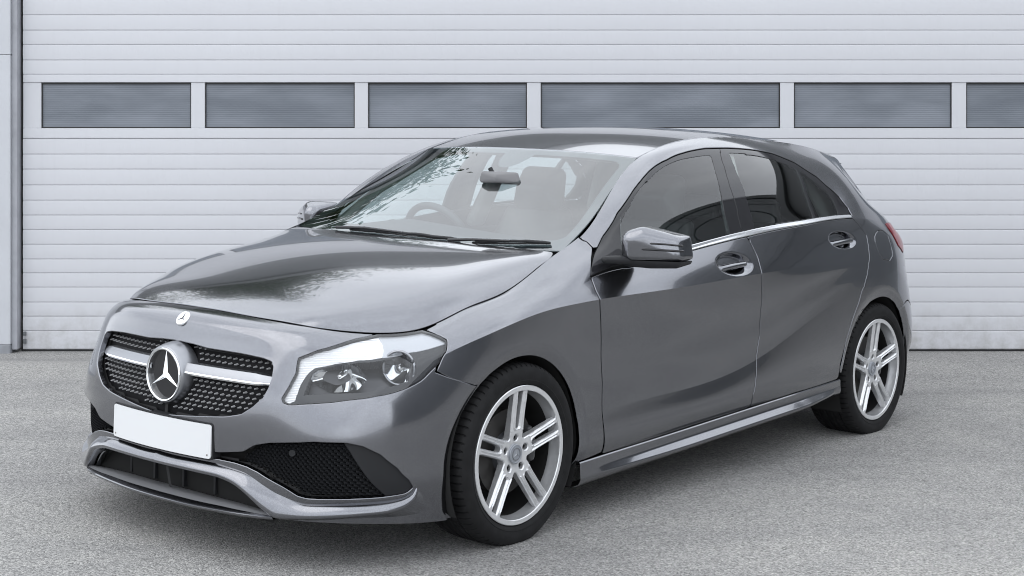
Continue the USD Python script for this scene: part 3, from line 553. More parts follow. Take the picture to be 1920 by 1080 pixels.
# outlines in the body net: (station, row) pairs; curves as points in car axes
B = {
 'front_door': [(9.826, 7.409), (10.757, 6.893), (11.368, 6.936), (11.982, 6.898), (12.466, 6.87), (12.971, 6.857), (13.003, 6.492), (13.032, 5.785), (13.022, 4.882), (13.049, 4.2), (13.042, 2.869), (12.985, 1.824), (12.922, 1.196), (12.945, 0.873), (12.445, 0.807), (11.52, 0.806), (10.093, 0.878), (10.045, 2.002), (10.04, 2.81), (9.979, 3.893), (9.9, 4.435), (9.798, 4.995), (9.768, 5.835), (9.81, 6.749)],
 'rear_door': [(12.971, 6.857), (13.5, 6.924), (14.233, 6.987), (15.208, 7.052), (15.341, 6.515), (15.454, 5.989), (15.418, 5.078), (15.339, 3.781), (15.194, 2.124), (15.04, 1.864), (14.858, 1.645), (14.718, 1.446), (14.622, 1.229), (14.629, 1.004), (13.673, 0.998), (12.945, 0.873), (12.922, 1.196), (12.985, 1.824), (13.042, 2.869), (13.049, 4.2), (13.022, 4.882), (13.032, 5.785), (13.003, 6.492)],
 'belt_strip': [(10.784, 7.556), (11.401, 7.746), (11.994, 7.658), (12.495, 7.555), (12.992, 7.493), (13.531, 7.663), (14.285, 7.748), (15.198, 7.611), (15.208, 7.052), (14.233, 6.987), (13.5, 6.924), (12.971, 6.857), (12.466, 6.87), (11.982, 6.898), (11.368, 6.936), (10.757, 6.893)],
 'window_opening': [(9.808, 7.516), (9.881, 8.484), (10.123, 9.873), (10.356, 10.615), (10.79, 11.14), (11.283, 11.192), (11.738, 11.091), (12.148, 10.947), (12.478, 11.007), (12.898, 11.13), (13.269, 11.122), (13.638, 11.076), (14.008, 11.024), (14.429, 10.816), (14.784, 10.349), (15.099, 9.367), (15.238, 8.467), (15.26, 7.511), (15.198, 7.611), (14.285, 7.748), (13.531, 7.663), (12.992, 7.493), (12.495, 7.555), (11.994, 7.658), (11.401, 7.746), (10.784, 7.556)],
 'window_gap': [(13.134, 11.112), (13.044, 10.636), (12.969, 9.968), (12.947, 9.206), (12.937, 8.382), (12.941, 7.32)],
 'front_glass': [(10.826, 10.654), (11.281, 10.993), (11.73, 10.813), (12.155, 10.726), (12.55, 10.761), (12.902, 10.828), (12.812, 10.133), (12.732, 9.196), (12.697, 7.553), (11.976, 7.767), (11.403, 7.815), (10.694, 7.919), (10.753, 9.348)],
 'rear_glass': [(13.237, 10.899), (13.592, 10.863), (13.954, 10.738), (14.371, 10.514), (14.282, 9.534), (14.242, 7.884), (13.631, 7.83), (13.158, 7.596), (13.155, 9.106), (13.177, 10.315)],
 'quarter_glass': [(14.444, 10.477), (14.609, 10.186), (14.833, 9.635), (14.904, 9.083), (14.893, 8.211), (14.859, 7.741), (14.31, 7.898), (14.353, 9.374)],
 'fender': [(6.091, 4.668), (6.148, 4.845), (6.246, 5.3), (6.318, 7.331), (6.185, 9.436), (6.04, 11.626), (6.6, 12.5), (10.0, 12.5), (9.92, 11.927), (10.047, 11.206), (10.109, 10.287), (9.881, 8.484), (9.808, 7.516), (9.81, 6.749), (9.768, 5.835), (9.798, 4.995), (9.9, 4.435), (9.979, 3.893), (10.04, 2.81), (10.045, 2.002), (10.068, 0.989), (9.4, 0.867), (9.287, 0.515), (8.525, 1.408), (7.758, 2.047), (7.173, 2.997), (6.916, 3.656)],
 'lamp': [(3.217, 7.252), (3.696, 8.644), (4.401, 10.883), (4.906, 12.0), (5.437, 12.0), (5.725, 12.0), (5.99, 11.85), (6.185, 9.436), (6.318, 7.331), (6.246, 5.3), (6.148, 4.845), (6.046, 4.764), (5.851, 4.608), (5.517, 4.544), (4.983, 4.499), (4.065, 4.146), (3.214, 3.963), (3.077, 4.029), (3.038, 4.212), (3.133, 4.828), (3.23, 5.755)],
 'bumper_gap': [(6.916, 3.656), (6.501, 4.212), (6.091, 4.668)],
 'grille': [(0.0, 7.138), (0.884, 6.896), (1.736, 6.905), (2.34, 6.837), (2.581, 6.678), (2.66, 6.148), (2.687, 5.243), (2.664, 4.661), (2.585, 4.155), (2.362, 3.79), (2.089, 3.524), (1.704, 3.368), (0.742, 3.189), (0.0, 3.07)],
 'intake': [(2.181, 2.378), (2.485, 2.631), (2.845, 2.747), (3.74, 2.877), (4.374, 2.873), (4.707, 2.776), (5.062, 2.535), (5.417, 2.043), (5.691, 1.556), (5.792, 1.182), (5.65, 1.029), (5.088, 0.942), (4.177, 0.885), (3.642, 0.863), (3.467, 0.944), (3.095, 1.305), (2.559, 1.748), (2.267, 1.877), (1.916, 1.943), (1.452, 1.966), (0.702, 1.964)],
 'blade_top': [(0.8431, 0.0967, 0.3155), (0.8324, 0.2351, 0.3182), (0.8192, 0.3202, 0.3141), (0.8083, 0.3737, 0.3089), (0.7976, 0.4153, 0.2967), (0.7685, 0.4921, 0.2616), (0.7354, 0.5457, 0.2291), (0.7186, 0.5705, 0.223), (0.6647, 0.6428, 0.2245), (0.557, 0.7376, 0.2286), (0.4773, 0.7808, 0.2364), (0.456, 0.7924, 0.2522)],
 'blade_lip': [(0.8972, 0.0007, 0.2831), (0.8904, 0.1652, 0.2823), (0.8762, 0.2893, 0.2796), (0.8628, 0.3588, 0.2666), (0.8565, 0.4057, 0.2486), (0.8419, 0.4431, 0.2208), (0.8247, 0.4785, 0.1915), (0.8032, 0.5188, 0.1702), (0.7413, 0.6226, 0.1754), (0.6488, 0.7301, 0.1869), (0.5608, 0.7916, 0.1942), (0.5057, 0.8144, 0.2092), (0.4758, 0.8211, 0.2328), (0.4678, 0.8199, 0.2538)],
 'chin': [(0.8048, 0.5042, 0.1669), (0.7643, 0.5115, 0.1541), (0.7018, 0.581, 0.1553), (0.5996, 0.6832, 0.153), (0.5095, 0.7451, 0.1468), (0.439, 0.7788, 0.1402), (0.3554, 0.8094, 0.1318), (0.3042, 0.8247, 0.1346)],
 'splitter': [(0.8648, 0.0006, 0.1569), (0.8599, 0.1325, 0.1573), (0.8401, 0.3362, 0.165), (0.8183, 0.4364, 0.1655), (0.7964, 0.4912, 0.1636)],
 'centre_intake': [(0.0, 1.373), (0.734, 1.368), (1.439, 1.345), (1.832, 1.187), (2.089, 0.966), (2.382, 0.593), (2.669, 0.263), (2.888, 0.026), (2.458, 0.009), (1.769, 0.0), (0.587, 0.0), (0.0, 0.0)],
 'tail_lamp': [(16.449, 6.86), (17.055, 7.417), (17.064, 6.545), (17.635, 6.14), (17.222, 4.694), (16.838, 5.08), (16.605, 6.075)],
 'tail_seam': [(17.077, 1.741), (17.326, 1.948)],
 'fuel_cap': [(15.912, 6.213), (15.748, 5.94), (15.697, 5.637), (15.746, 4.774), (15.865, 4.09), (16.147, 3.873), (16.324, 4.298), (16.377, 4.953), (16.329, 5.911), (16.135, 6.227)],
 'sill_line': [(-0.3515, 0.8607, 0.2232), (-0.4861, 0.8628, 0.2293), (-0.9328, 0.864, 0.2452), (-1.2991, 0.8673, 0.2606), (-1.5251, 0.873, 0.2717), (-1.8888, 0.8813, 0.2892), (-2.3145, 0.8746, 0.3026)],
 'handle_f': [(-1.2495, 0.8746, 0.8657), (-1.2764, 0.862, 0.8957), (-1.3531, 0.852, 0.9214), (-1.4363, 0.8524, 0.9258), (-1.4904, 0.8589, 0.9145), (-1.5025, 0.8705, 0.8879), (-1.4738, 0.8807, 0.8614), (-1.4079, 0.8849, 0.848), (-1.3167, 0.8845, 0.8449), (-1.2575, 0.8802, 0.8527)],
 'handle_r': [(-2.2134, 0.8639, 0.9294), (-2.2438, 0.8551, 0.9541), (-2.321, 0.8463, 0.9745), (-2.407, 0.845, 0.9757), (-2.4554, 0.8505, 0.9616), (-2.4527, 0.8609, 0.9326), (-2.4137, 0.8679, 0.9101), (-2.3192, 0.871, 0.9027), (-2.2364, 0.8713, 0.9045)],
 'lamp_white': [(3.036, 6.215), (3.597, 9.777), (4.409, 12.0), (4.947, 12.0), (5.056, 10.508), (5.087, 9.424), (5.059, 8.284), (4.524, 7.954), (3.981, 6.943), (3.607, 6.396), (3.458, 5.694), (3.344, 4.918), (3.294, 4.149), (3.029, 3.827), (2.922, 4.397)],
 'lamp_grey': [(5.059, 8.284), (5.087, 9.424), (5.056, 10.508), (4.947, 12.0), (5.442, 12.0), (5.745, 12.0), (6.096, 12.0), (6.307, 8.892), (6.414, 6.597), (6.266, 7.165), (5.628, 8.187)],
 'lamp_window': [(3.43, 4.405), (3.555, 5.794), (3.687, 6.323), (3.984, 6.851), (4.526, 7.738), (5.06, 8.055), (5.459, 8.141), (5.625, 6.674), (5.631, 4.696), (5.057, 4.863), (4.207, 4.59)],
 'lamp_c1': [0.6372, 0.6146, 0.6128],
 'lamp_c2': [0.4827, 0.7365, 0.6405],
}
# ---------------------------------------------------------------- the car: panels
AX = np.array([[-0.63565, -0.77178, 0.01719], [0.77153, -0.63585, -0.01990], [0.02629, 0.00061, 0.99965]])
AX[0] /= np.linalg.norm(AX[0]); AX[1] -= AX[0] * (AX[1] @ AX[0]); AX[1] /= np.linalg.norm(AX[1]); AX[2] = np.cross(AX[0], AX[1])
M4 = Gf.Matrix4d(*[float(v) for row in AX for v in (*row, 0)], -.649, 5.995, 0.0, 1.0)
car = xform('parked_car', matrix=M4, label='grey metallic five-door hatchback with silver twin-spoke wheels parked on the asphalt', category='car')

side = Net(SIDE, {5: CREASE5, 7: CREASE7, 2: CREASE2})
def arch_flare(p):
    q = p.copy()
    for cx, R in ((0, .345), (-2.699, .350)):
        d = np.hypot(p[..., 0] - cx, p[..., 2] - .303) - R
        k = np.clip(1 - d / .042, 0, 1); q[..., 1] -= np.where((p[..., 1] > .5) & (p[..., 2] > .1), .013 * k * k, 0)
    return q
BL = []
for s_, t_, p_, n_ in side.blocks():
    p_ = arch_flare(p_); BL.append((s_, t_, p_, normals(p_)))
BODY = sheet_of(BL)
if (BODY.N[:, 1] * BODY.V[:, 1]).sum() < 0: BODY.N *= -1
BODY = cut(BODY, arch_phi(BODY)); 
GAP = .0021 + .003                                                   # half a panel gap plus the rounding radius

def clip(S, poly, g=GAP, inside=True):
    ph = phi_poly(side, poly, S); return cut(S, (ph if inside else -ph) - g)
def drop_edge_flags(S): S = S.copy(); S.edge[:] = False; return S
def both(name, mesh, mat, parent=None, **kw):
    """A part on the car's left and its mirror image on the right."""
    a = put(name, mesh, mat, parent or car, **kw); b = put(name, flip(mesh), mat, parent or car, **kw); return a, b
def sub_both(name, mesh, mat, parents, **kw):
    put(name, mesh, mat, parents[0], **kw); put(name, flip(mesh), mat, parents[1], **kw)

LAMP, DLO = B['lamp'], B['window_opening']
# sill band below the door line is a part of its own
SILL_POLY = [(8.3, -1), (8.3, .95), (9.3, .72), (10.069, .87)] + [(10.096, .877), (11.521, .804), (12.446, .806), (12.946, .872), (13.673, .998), (14.629, 1.004), (15.2, 1.05), (15.6, 1.1), (15.6, -1)]
# front bumper
bump_poly = [(-1, 12), (6.04, 12), (6.14, 9.4), (6.15, 7), (6.2, 5.2)] + B['bumper_gap'][::-1] + [(7.6, 3.0), (7.6, -1), (-1, -1)]
fb = clip(BODY, bump_poly)
for k in ('lamp', 'grille', 'intake'): fb = clip(fb, B[k], .003, False)
fb = clip(fb, [(-1, -1), (-1, B['centre_intake'][0][1])] + B['centre_intake'][:8] + [(2.888, -1)], .002, False)
# the underside of the bumper ends at the lip
l_, r_ = edged(fb, .016, .003), None
M_fb = join([l_, flip(l_)])
front_bumper = put('front_bumper', M_fb, PAINT, car)
# fenders, doors, body sides
fe = clip(clip(clip(BODY, B['fender']), LAMP, .003, False), SILL_POLY, .003, False)
fenders = both('fender', edged(fe, .014), PAINT)
fd = clip(clip(BODY, B['front_door']), SILL_POLY, .003, False); rd = clip(clip(BODY, B['rear_door']), SILL_POLY, .003, False)
# handle cups: rounded hollows pressed into the skins
def ring_uv(pts, S):
    i = cKDTree(S.V).query(np.array(pts))[1]; return S.UV[i]
def press(S, centre, rx, rz, depth, tilt):
    """Presses an oval hollow into a sheet and renews its normals there."""
    c, s = math.cos(tilt), math.sin(tilt); dx, dz = S.V[:, 0] - centre[0], S.V[:, 2] - centre[1]
    u, w = (dx * c + dz * s) / rx, (-dx * s + dz * c) / rz; r = np.sqrt(u * u + w * w)
    k = np.clip((1.12 - r) / .5, 0, 1); k = k * k * (3 - 2 * k)
    S = S.copy(); S.V = S.V - np.array([0, 1.0, 0]) * (depth * k)[:, None] * (S.V[:, 1:2] > .5)
    fn = np.cross(S.V[S.F[:, 1]] - S.V[S.F[:, 0]], S.V[S.F[:, 2]] - S.V[S.F[:, 0]]); n = np.zeros_like(S.V)
    for q in range(3): np.add.at(n, S.F[:, q], fn)
    n /= np.maximum(np.linalg.norm(n, axis=1, keepdims=True), 1e-12); n *= np.sign((n * S.N).sum(1, keepdims=True)); near = (r < 1.3)[:, None]
    S.N = np.where(near, n, S.N); return S
def refine(S, mask_fn, times=2):
    """Splits the triangles near a feature into four."""
    for _ in range(times):
        m = mask_fn(S.V)[S.F].any(1); f = S.F[m]; n0 = len(S.V)
        e = np.sort(np.concatenate([f[:, [0, 1]], f[:, [1, 2]], f[:, [2, 0]]]), 1); u, inv = np.unique(e[:, 0].astype(np.int64) * n0 + e[:, 1], return_inverse=True); i, j = u // n0, u % n0
        k = len(f); a, b, c = inv[:k] + n0, inv[k:2 * k] + n0, inv[2 * k:] + n0
        T = Sheet(np.concatenate([S.V, (S.V[i] + S.V[j]) / 2]), np.concatenate([S.N, (S.N[i] + S.N[j]) / 2]), None, np.concatenate([S.UV, (S.UV[i] + S.UV[j]) / 2]))
        T.N /= np.linalg.norm(T.N, axis=1, keepdims=True); T.edge = np.r_[S.edge, S.edge[i] & S.edge[j]]
        # neighbours of split triangles are split to match
        g = S.F[~m]; ge = np.stack([np.sort(g[:, [0, 1]], 1), np.sort(g[:, [1, 2]], 1), np.sort(g[:, [2, 0]], 1)], 1); key = ge[..., 0].astype(np.int64) * n0 + ge[..., 1]
        pos = np.searchsorted(u, key); pos = np.clip(pos, 0, len(u) - 1); hit = u[pos] == key; mid = pos + n0; cnt = hit.sum(1)
        out = [np.stack([f[:, 0], a, c], 1), np.stack([a, f[:, 1], b], 1), np.stack([c, b, f[:, 2]], 1), np.stack([a, b, c], 1), g[cnt == 0]]
        for r_ in np.where(cnt > 0)[0]:
            v = g[r_]; h = hit[r_]; loop = []
            for q in range(3):
                loop.append(v[q])
                if h[q]: loop.append(mid[r_, q])
            q0 = next(q for q in range(len(loop)) if loop[q] >= n0); loop = loop[q0:] + loop[:q0]
            out.append(np.array([(loop[0], loop[q], loop[q + 1]) for q in range(1, len(loop) - 1)]))
        T.F = np.concatenate(out); S = T
    return S
HANDLES = [((-1.380, .884), .126, .042, .055), ((-2.338, .938), .122, .037, .06)]
def cupped(S, h): return press(refine(S, lambda V: (np.abs(V[:, 0] - h[0][0]) < .16) & (np.abs(V[:, 2] - h[0][1]) < .065), 2), *h[0:1], h[1], h[2], .030, h[3])
front_doors = both('front_door', edged(cupped(fd, HANDLES[0]), .014), PAINT)
rear_doors = both('rear_door', edged(cupped(rd, HANDLES[1]), .014), PAINT)
def bar_handle(h, y):
    (x, z), rx, rz, tilt = h
    return tri(hull([(x - .085, y + .002, z - .006, .011), (x + .02, y + .004, z - .010, .013), (x + .092, y - .001, z - .016, .012), (x - .095, y - .01, z - .003, .009), (x + .10, y - .012, z - .014, .010)], 20))
for doors, h, y in ((front_doors, HANDLES[0], .862), (rear_doors, HANDLES[1], .856)):
    sub_both('door_handle', bar_handle(h, y), PAINT, doors, smooth=40)
    sub_both('handle_lock', tri(hull([(h[0][0] + .045, y - .018, h[0][1] - .034, .006), (h[0][0] + .07, y - .018, h[0][1] - .035, .006)], 10)), SATIN, doors, smooth=40) if h is HANDLES[0] else None
quarter = [(9.928, 12.0), (10.048, 11.203), (10.111, 10.292), (10.35, 9.7), (13, 9.2), (14.7, 8.6), (15.1, 7.8)] + B['rear_door'][3:12] + [(14.62, 1.1), (15.2, .9), (16.2, .5), (16.9, 1.6)] + B['tail_seam'] + [(18.3, 2.6), (18.3, 12.0)]
bs = clip(clip(clip(BODY, quarter), DLO, GAP - .001, False), B['tail_lamp'], .003, False)
bs = clip(bs, SILL_POLY, .003, False)
fc = clip(bs, B['fuel_cap'], .004, True); bs2 = clip(bs, B['fuel_cap'], .004, False)
body_sides = both('body_side', edged(bs2, .014), PAINT)
put('fuel_flap', edged(fc, .010), PAINT, body_sides[0]); put('fuel_flap', flip(edged(fc, .010)), PAINT, body_sides[1])
rb = clip(BODY, [(16.5, 1.3)] + B['tail_seam'] + [(18.3, 2.6), (22, 2.6), (22, -1), (16.0, -1), (16.0, .6)]); M_rb = edged(rb, .014)
put('rear_bumper', join([M_rb, flip(M_rb)]), PAINT, car)
hatch_poly = [(18.3, 2.62), (22, 2.62), (22, 12.0), (18.3, 12.0)]
ha = clip(clip(BODY, hatch_poly), B['tail_lamp'], .003, False); hw = [(18.9, 7.6), (22, 7.6), (22, 11.7), (18.9, 11.7)]
M_ha = edged(clip(ha, hw, .004, False), .014); hatch = put('rear_hatch', join([M_ha, flip(M_ha)]), PAINT, car)
M_hg = edged(offset(clip(ha, hw, -.006), -.004), .004, .001); put('rear_window', join([M_hg, flip(M_hg)]), GLASS_DARK, hatch)
tl = edged(offset(clip(BODY, B['tail_lamp'], .004), .004), .016); both('tail_lamp', tl, RED_LENS)
# windows: black frame, panes, bright waist strip
front_half = [(8.5, 7), (8.5, 12.6)] + [(13.124, 12.6)] + B['window_gap'] + [(12.915, 7.0)]
rear_half = [(16.5, 7), (16.5, 12.6)] + [(13.124, 12.6)] + B['window_gap'] + [(12.915, 7.0)]
dl = offset(clip(BODY, DLO, .0035), -.004)
ff = clip(clip(dl, B['front_glass'], .003, False), front_half, .0035); rf = clip(clip(clip(dl, B['rear_glass'], .003, False), B['quarter_glass'], .003, False), rear_half, .0035)
sub_both('window_frame', edged(ff, .010, .002), GLOSS_BLACK, front_doors); sub_both('window_frame', edged(rf, .010, .002), GLOSS_BLACK, rear_doors)
gl = BODY.copy(); gl.V[:, 1] = glass_y(gl.V[:, 0], gl.V[:, 2]) - .007
e_ = 1e-3; gl.N = np.stack([-(glass_y(gl.V[:, 0] + e_, gl.V[:, 2]) - glass_y(gl.V[:, 0] - e_, gl.V[:, 2])) / (2 * e_), np.ones(len(gl.V)), -(glass_y(gl.V[:, 0], gl.V[:, 2] + e_) - glass_y(gl.V[:, 0], gl.V[:, 2] - e_)) / (2 * e_)], 1); gl.N /= np.linalg.norm(gl.N, axis=1, keepdims=True)
gl = cut(gl, np.minimum(gl.UV[:, 0] - 9.4, 16.0 - gl.UV[:, 0])); gl = cut(gl, np.minimum(gl.UV[:, 1] - 7.2, 11.6 - gl.UV[:, 1]))
sub_both('window_pane', clip(gl, B['front_glass'], -.008).mesh(), GLASS, front_doors)
sub_both('window_pane', clip(gl, B['rear_glass'], -.008).mesh(), GLASS, rear_doors)
sub_both('window_pane', clip(gl, B['quarter_glass'], -.008).mesh(), GLASS_DARK, rear_doors)
st = offset(clip(BODY, B['belt_strip'], .003), .004)
sub_both('waist_strip', edged(clip(st, [(8, 5), (8, 9)] + [(12.974, 9), (12.974, 7.551), (12.945, 6.88), (12.93, 5)], .001), .008, .003), ALU, front_doors)
sub_both('waist_strip', edged(clip(st, [(12.974, 9), (12.974, 7.551), (12.945, 6.88), (12.93, 5), (16, 5), (16, 9)], .001), .008, .003), ALU, rear_doors)
# sills
SL = np.array(B['sill_line']); SLs = smoothline(SL, 90)
w_ = np.linspace(0, 1, 90); amp = np.clip(np.minimum((w_ - .055) / .30, (.965 - w_) / .12), 0, 1); amp = amp ** .7
rise = np.clip((w_ - .80) / .2, 0, 1) * .010
prof = [(-.012, -.001, 0, 0), (.001, -.002, 0, 0), (.004, -.006, 0, 0), (.005, -.034, 0, 0), (.006, -.043, .004, 0), (.008, -.058, .021, .003), (.008, -.064, .026, .003), (.006, -.071, .024, .0), (-.004, -.088, .004, 0), (-.035, -.100, 0, 0), (-.09, -.104, 0, 0)]
rows = [SLs + np.stack([0 * w_, a + c * amp, b + d * amp + rise * (k > 3)], 1) for k, (a, b, c, d) in enumerate(prof)]
sill_m = towards(trimesh.Trimesh(np.stack(rows, 1).reshape(-1, 3), grid_faces(90, len(prof)), process=False), (0, 1, .3), False)
both('side_sill', sill_m, PAINT, smooth=24)
# bonnet, roof
def mirrored_net(rows, creases=None):
    L = [[(x, -y, z) for x, y, z in r] for r in rows[:0:-1]]; return Net(L + rows, creases)
def whole(net, ds=.012, dt=.012): S = sheet_of(net.blocks(ds, dt)); S.N *= np.sign(S.N[:, 2].sum()); return S
def inset(S, net, g):
    """Cuts a strip of width g off a sheet's outer border."""
    n, m = net.n - 1, net.m - 1; k = np.linspace(0, 1, 400)
    w = np.concatenate([np.c_[k * n, 0 * k], np.c_[k * n, 0 * k + m], np.c_[0 * k, k * m], np.c_[0 * k + n, k * m]])
    d = point_at(net, w); q = np.concatenate([resample(d[i:i + 400], 2500) for i in range(0, 1600, 400)])
    return cut(S, cKDTree(q).query(S.V)[0] - g)
hood_net = mirrored_net(HOOD); hs = inset(whole(hood_net), hood_net, GAP)
hood = put('hood', edged(hs, .016), PAINT, car)
roof_net = mirrored_net(ROOF); rs = inset(whole(roof_net), roof_net, .009)
roof = put('roof', edged(rs, .012, .006), PAINT, car)
ditch = whole(roof_net); ditch.V = ditch.V - ditch.N * .010
put('roof_moulding', ditch.mesh(), RUBBER, roof)
# roof spoiler: a thin wing over the rear window
sp = []
for y in np.linspace(-.44, .44, 31):
    k = abs(y) / .46; x0, z0 = -3.10 + .07 * k ** 2, 1.306 - .020 * k ** 2; L = .13 - .07 * k ** 4
    sp.append([(x0, y, z0), (x0 - L * .6, y, z0 - L * .16), (x0 - L, y, z0 - L * .30), (x0 - L + .006, y, z0 - L * .30 - .022), (x0 - L * .4, y, z0 - L * .3 - .03), (x0 + .05, y, z0 - .06)])
sp = np.array(sp); put('roof_spoiler', towards(trimesh.Trimesh(sp.reshape(-1, 3), grid_faces(*sp.shape[:2]), process=False), (0, 0, 1), False), PAINT, roof, smooth=40)
scr_net = mirrored_net(SCREEN); ws = whole(scr_net, .02, .02)
windscreen = put('windscreen', ws.mesh(), SCREEN_GLASS, car)
# printed black border of the windscreen, on the inside of the glass
low = ws.copy(); low.V = low.V - low.N * .004
n_, m_ = scr_net.n - 1, scr_net.m - 1
def frit_phi(S):
    y, x, z = S.V[:, 1], S.V[:, 0], S.V[:, 2]
    k = np.clip((z - .96) / .36, 0, 1); edge_y = np.interp(S.UV[:, 1], np.linspace(0, m_, 60), point_at(scr_net, np.c_[np.full(60, n_), np.linspace(0, m_, 60)])[:, 1])
    d_side = edge_y - np.abs(y) - .045
    top = point_at(scr_net, np.c_[S.UV[:, 0], np.full(len(S.V), m_)]); d_top = np.linalg.norm(S.V - top, axis=1) - .040
    bot = point_at(scr_net, np.c_[S.UV[:, 0], np.zeros(len(S.V))]); d_bot = np.linalg.norm(S.V - bot, axis=1) - .085
    r = .05; a, b = np.minimum(d_side, 9), np.minimum(d_top, d_bot)
    rounded = np.where((a < r) & (b < r), r - np.hypot(np.maximum(r - a, 0), np.maximum(r - b, 0)), np.minimum(a, b))
    tab = np.hypot(y / .085, (np.linalg.norm(S.V - top, axis=1)) / .165); d_tab = (tab - 1) * .1
    return np.minimum(rounded, d_tab)
fine = whole(scr_net, .010, .010); fine.V = fine.V - fine.N * .004
put('screen_border', cut(fine, -frit_phi(fine)).mesh(), GLOSS_BLACK, windscreen)
# cowl behind the bonnet
cw = []
for y in np.linspace(-.72, .72, 40):
    k = abs(y) / .72; cw.append([(-.335 - .02 * k, y, .955 + .004 * k), (-.36 - .02 * k ** 2, y, .936 + .016 * k ** 2), (-.42 - .05 * k ** 2, y, .965 + .015 * k ** 2)])
cw = np.array(cw); put('cowl', towards(trimesh.Trimesh(cw.reshape(-1, 3), grid_faces(*cw.shape[:2]), process=False), (0, 0, 1), False), PLASTIC, car, smooth=40)
# dark inner structure behind the gaps
inner = offset(BODY, -.030); inner = clip(inner, DLO, .0, False)
for k in ('lamp', 'grille', 'intake', 'centre_intake'): inner = clip(inner, B[k], -.01, False)
inner = cut(inner, arch_phi(inner, .012)); M_in = inner.mesh(); put('inner_shell', join([M_in, flip(M_in)]), SHELL, car)
hi = whole(hood_net, .03, .03); hi.V = hi.V - hi.N * .03; put('hood_frame', hi.mesh(), SHELL, hood)
ri = whole(roof_net, .03, .03); ri.V = ri.V - ri.N * .035; put('headliner', ri.mesh(), FABRIC, roof)
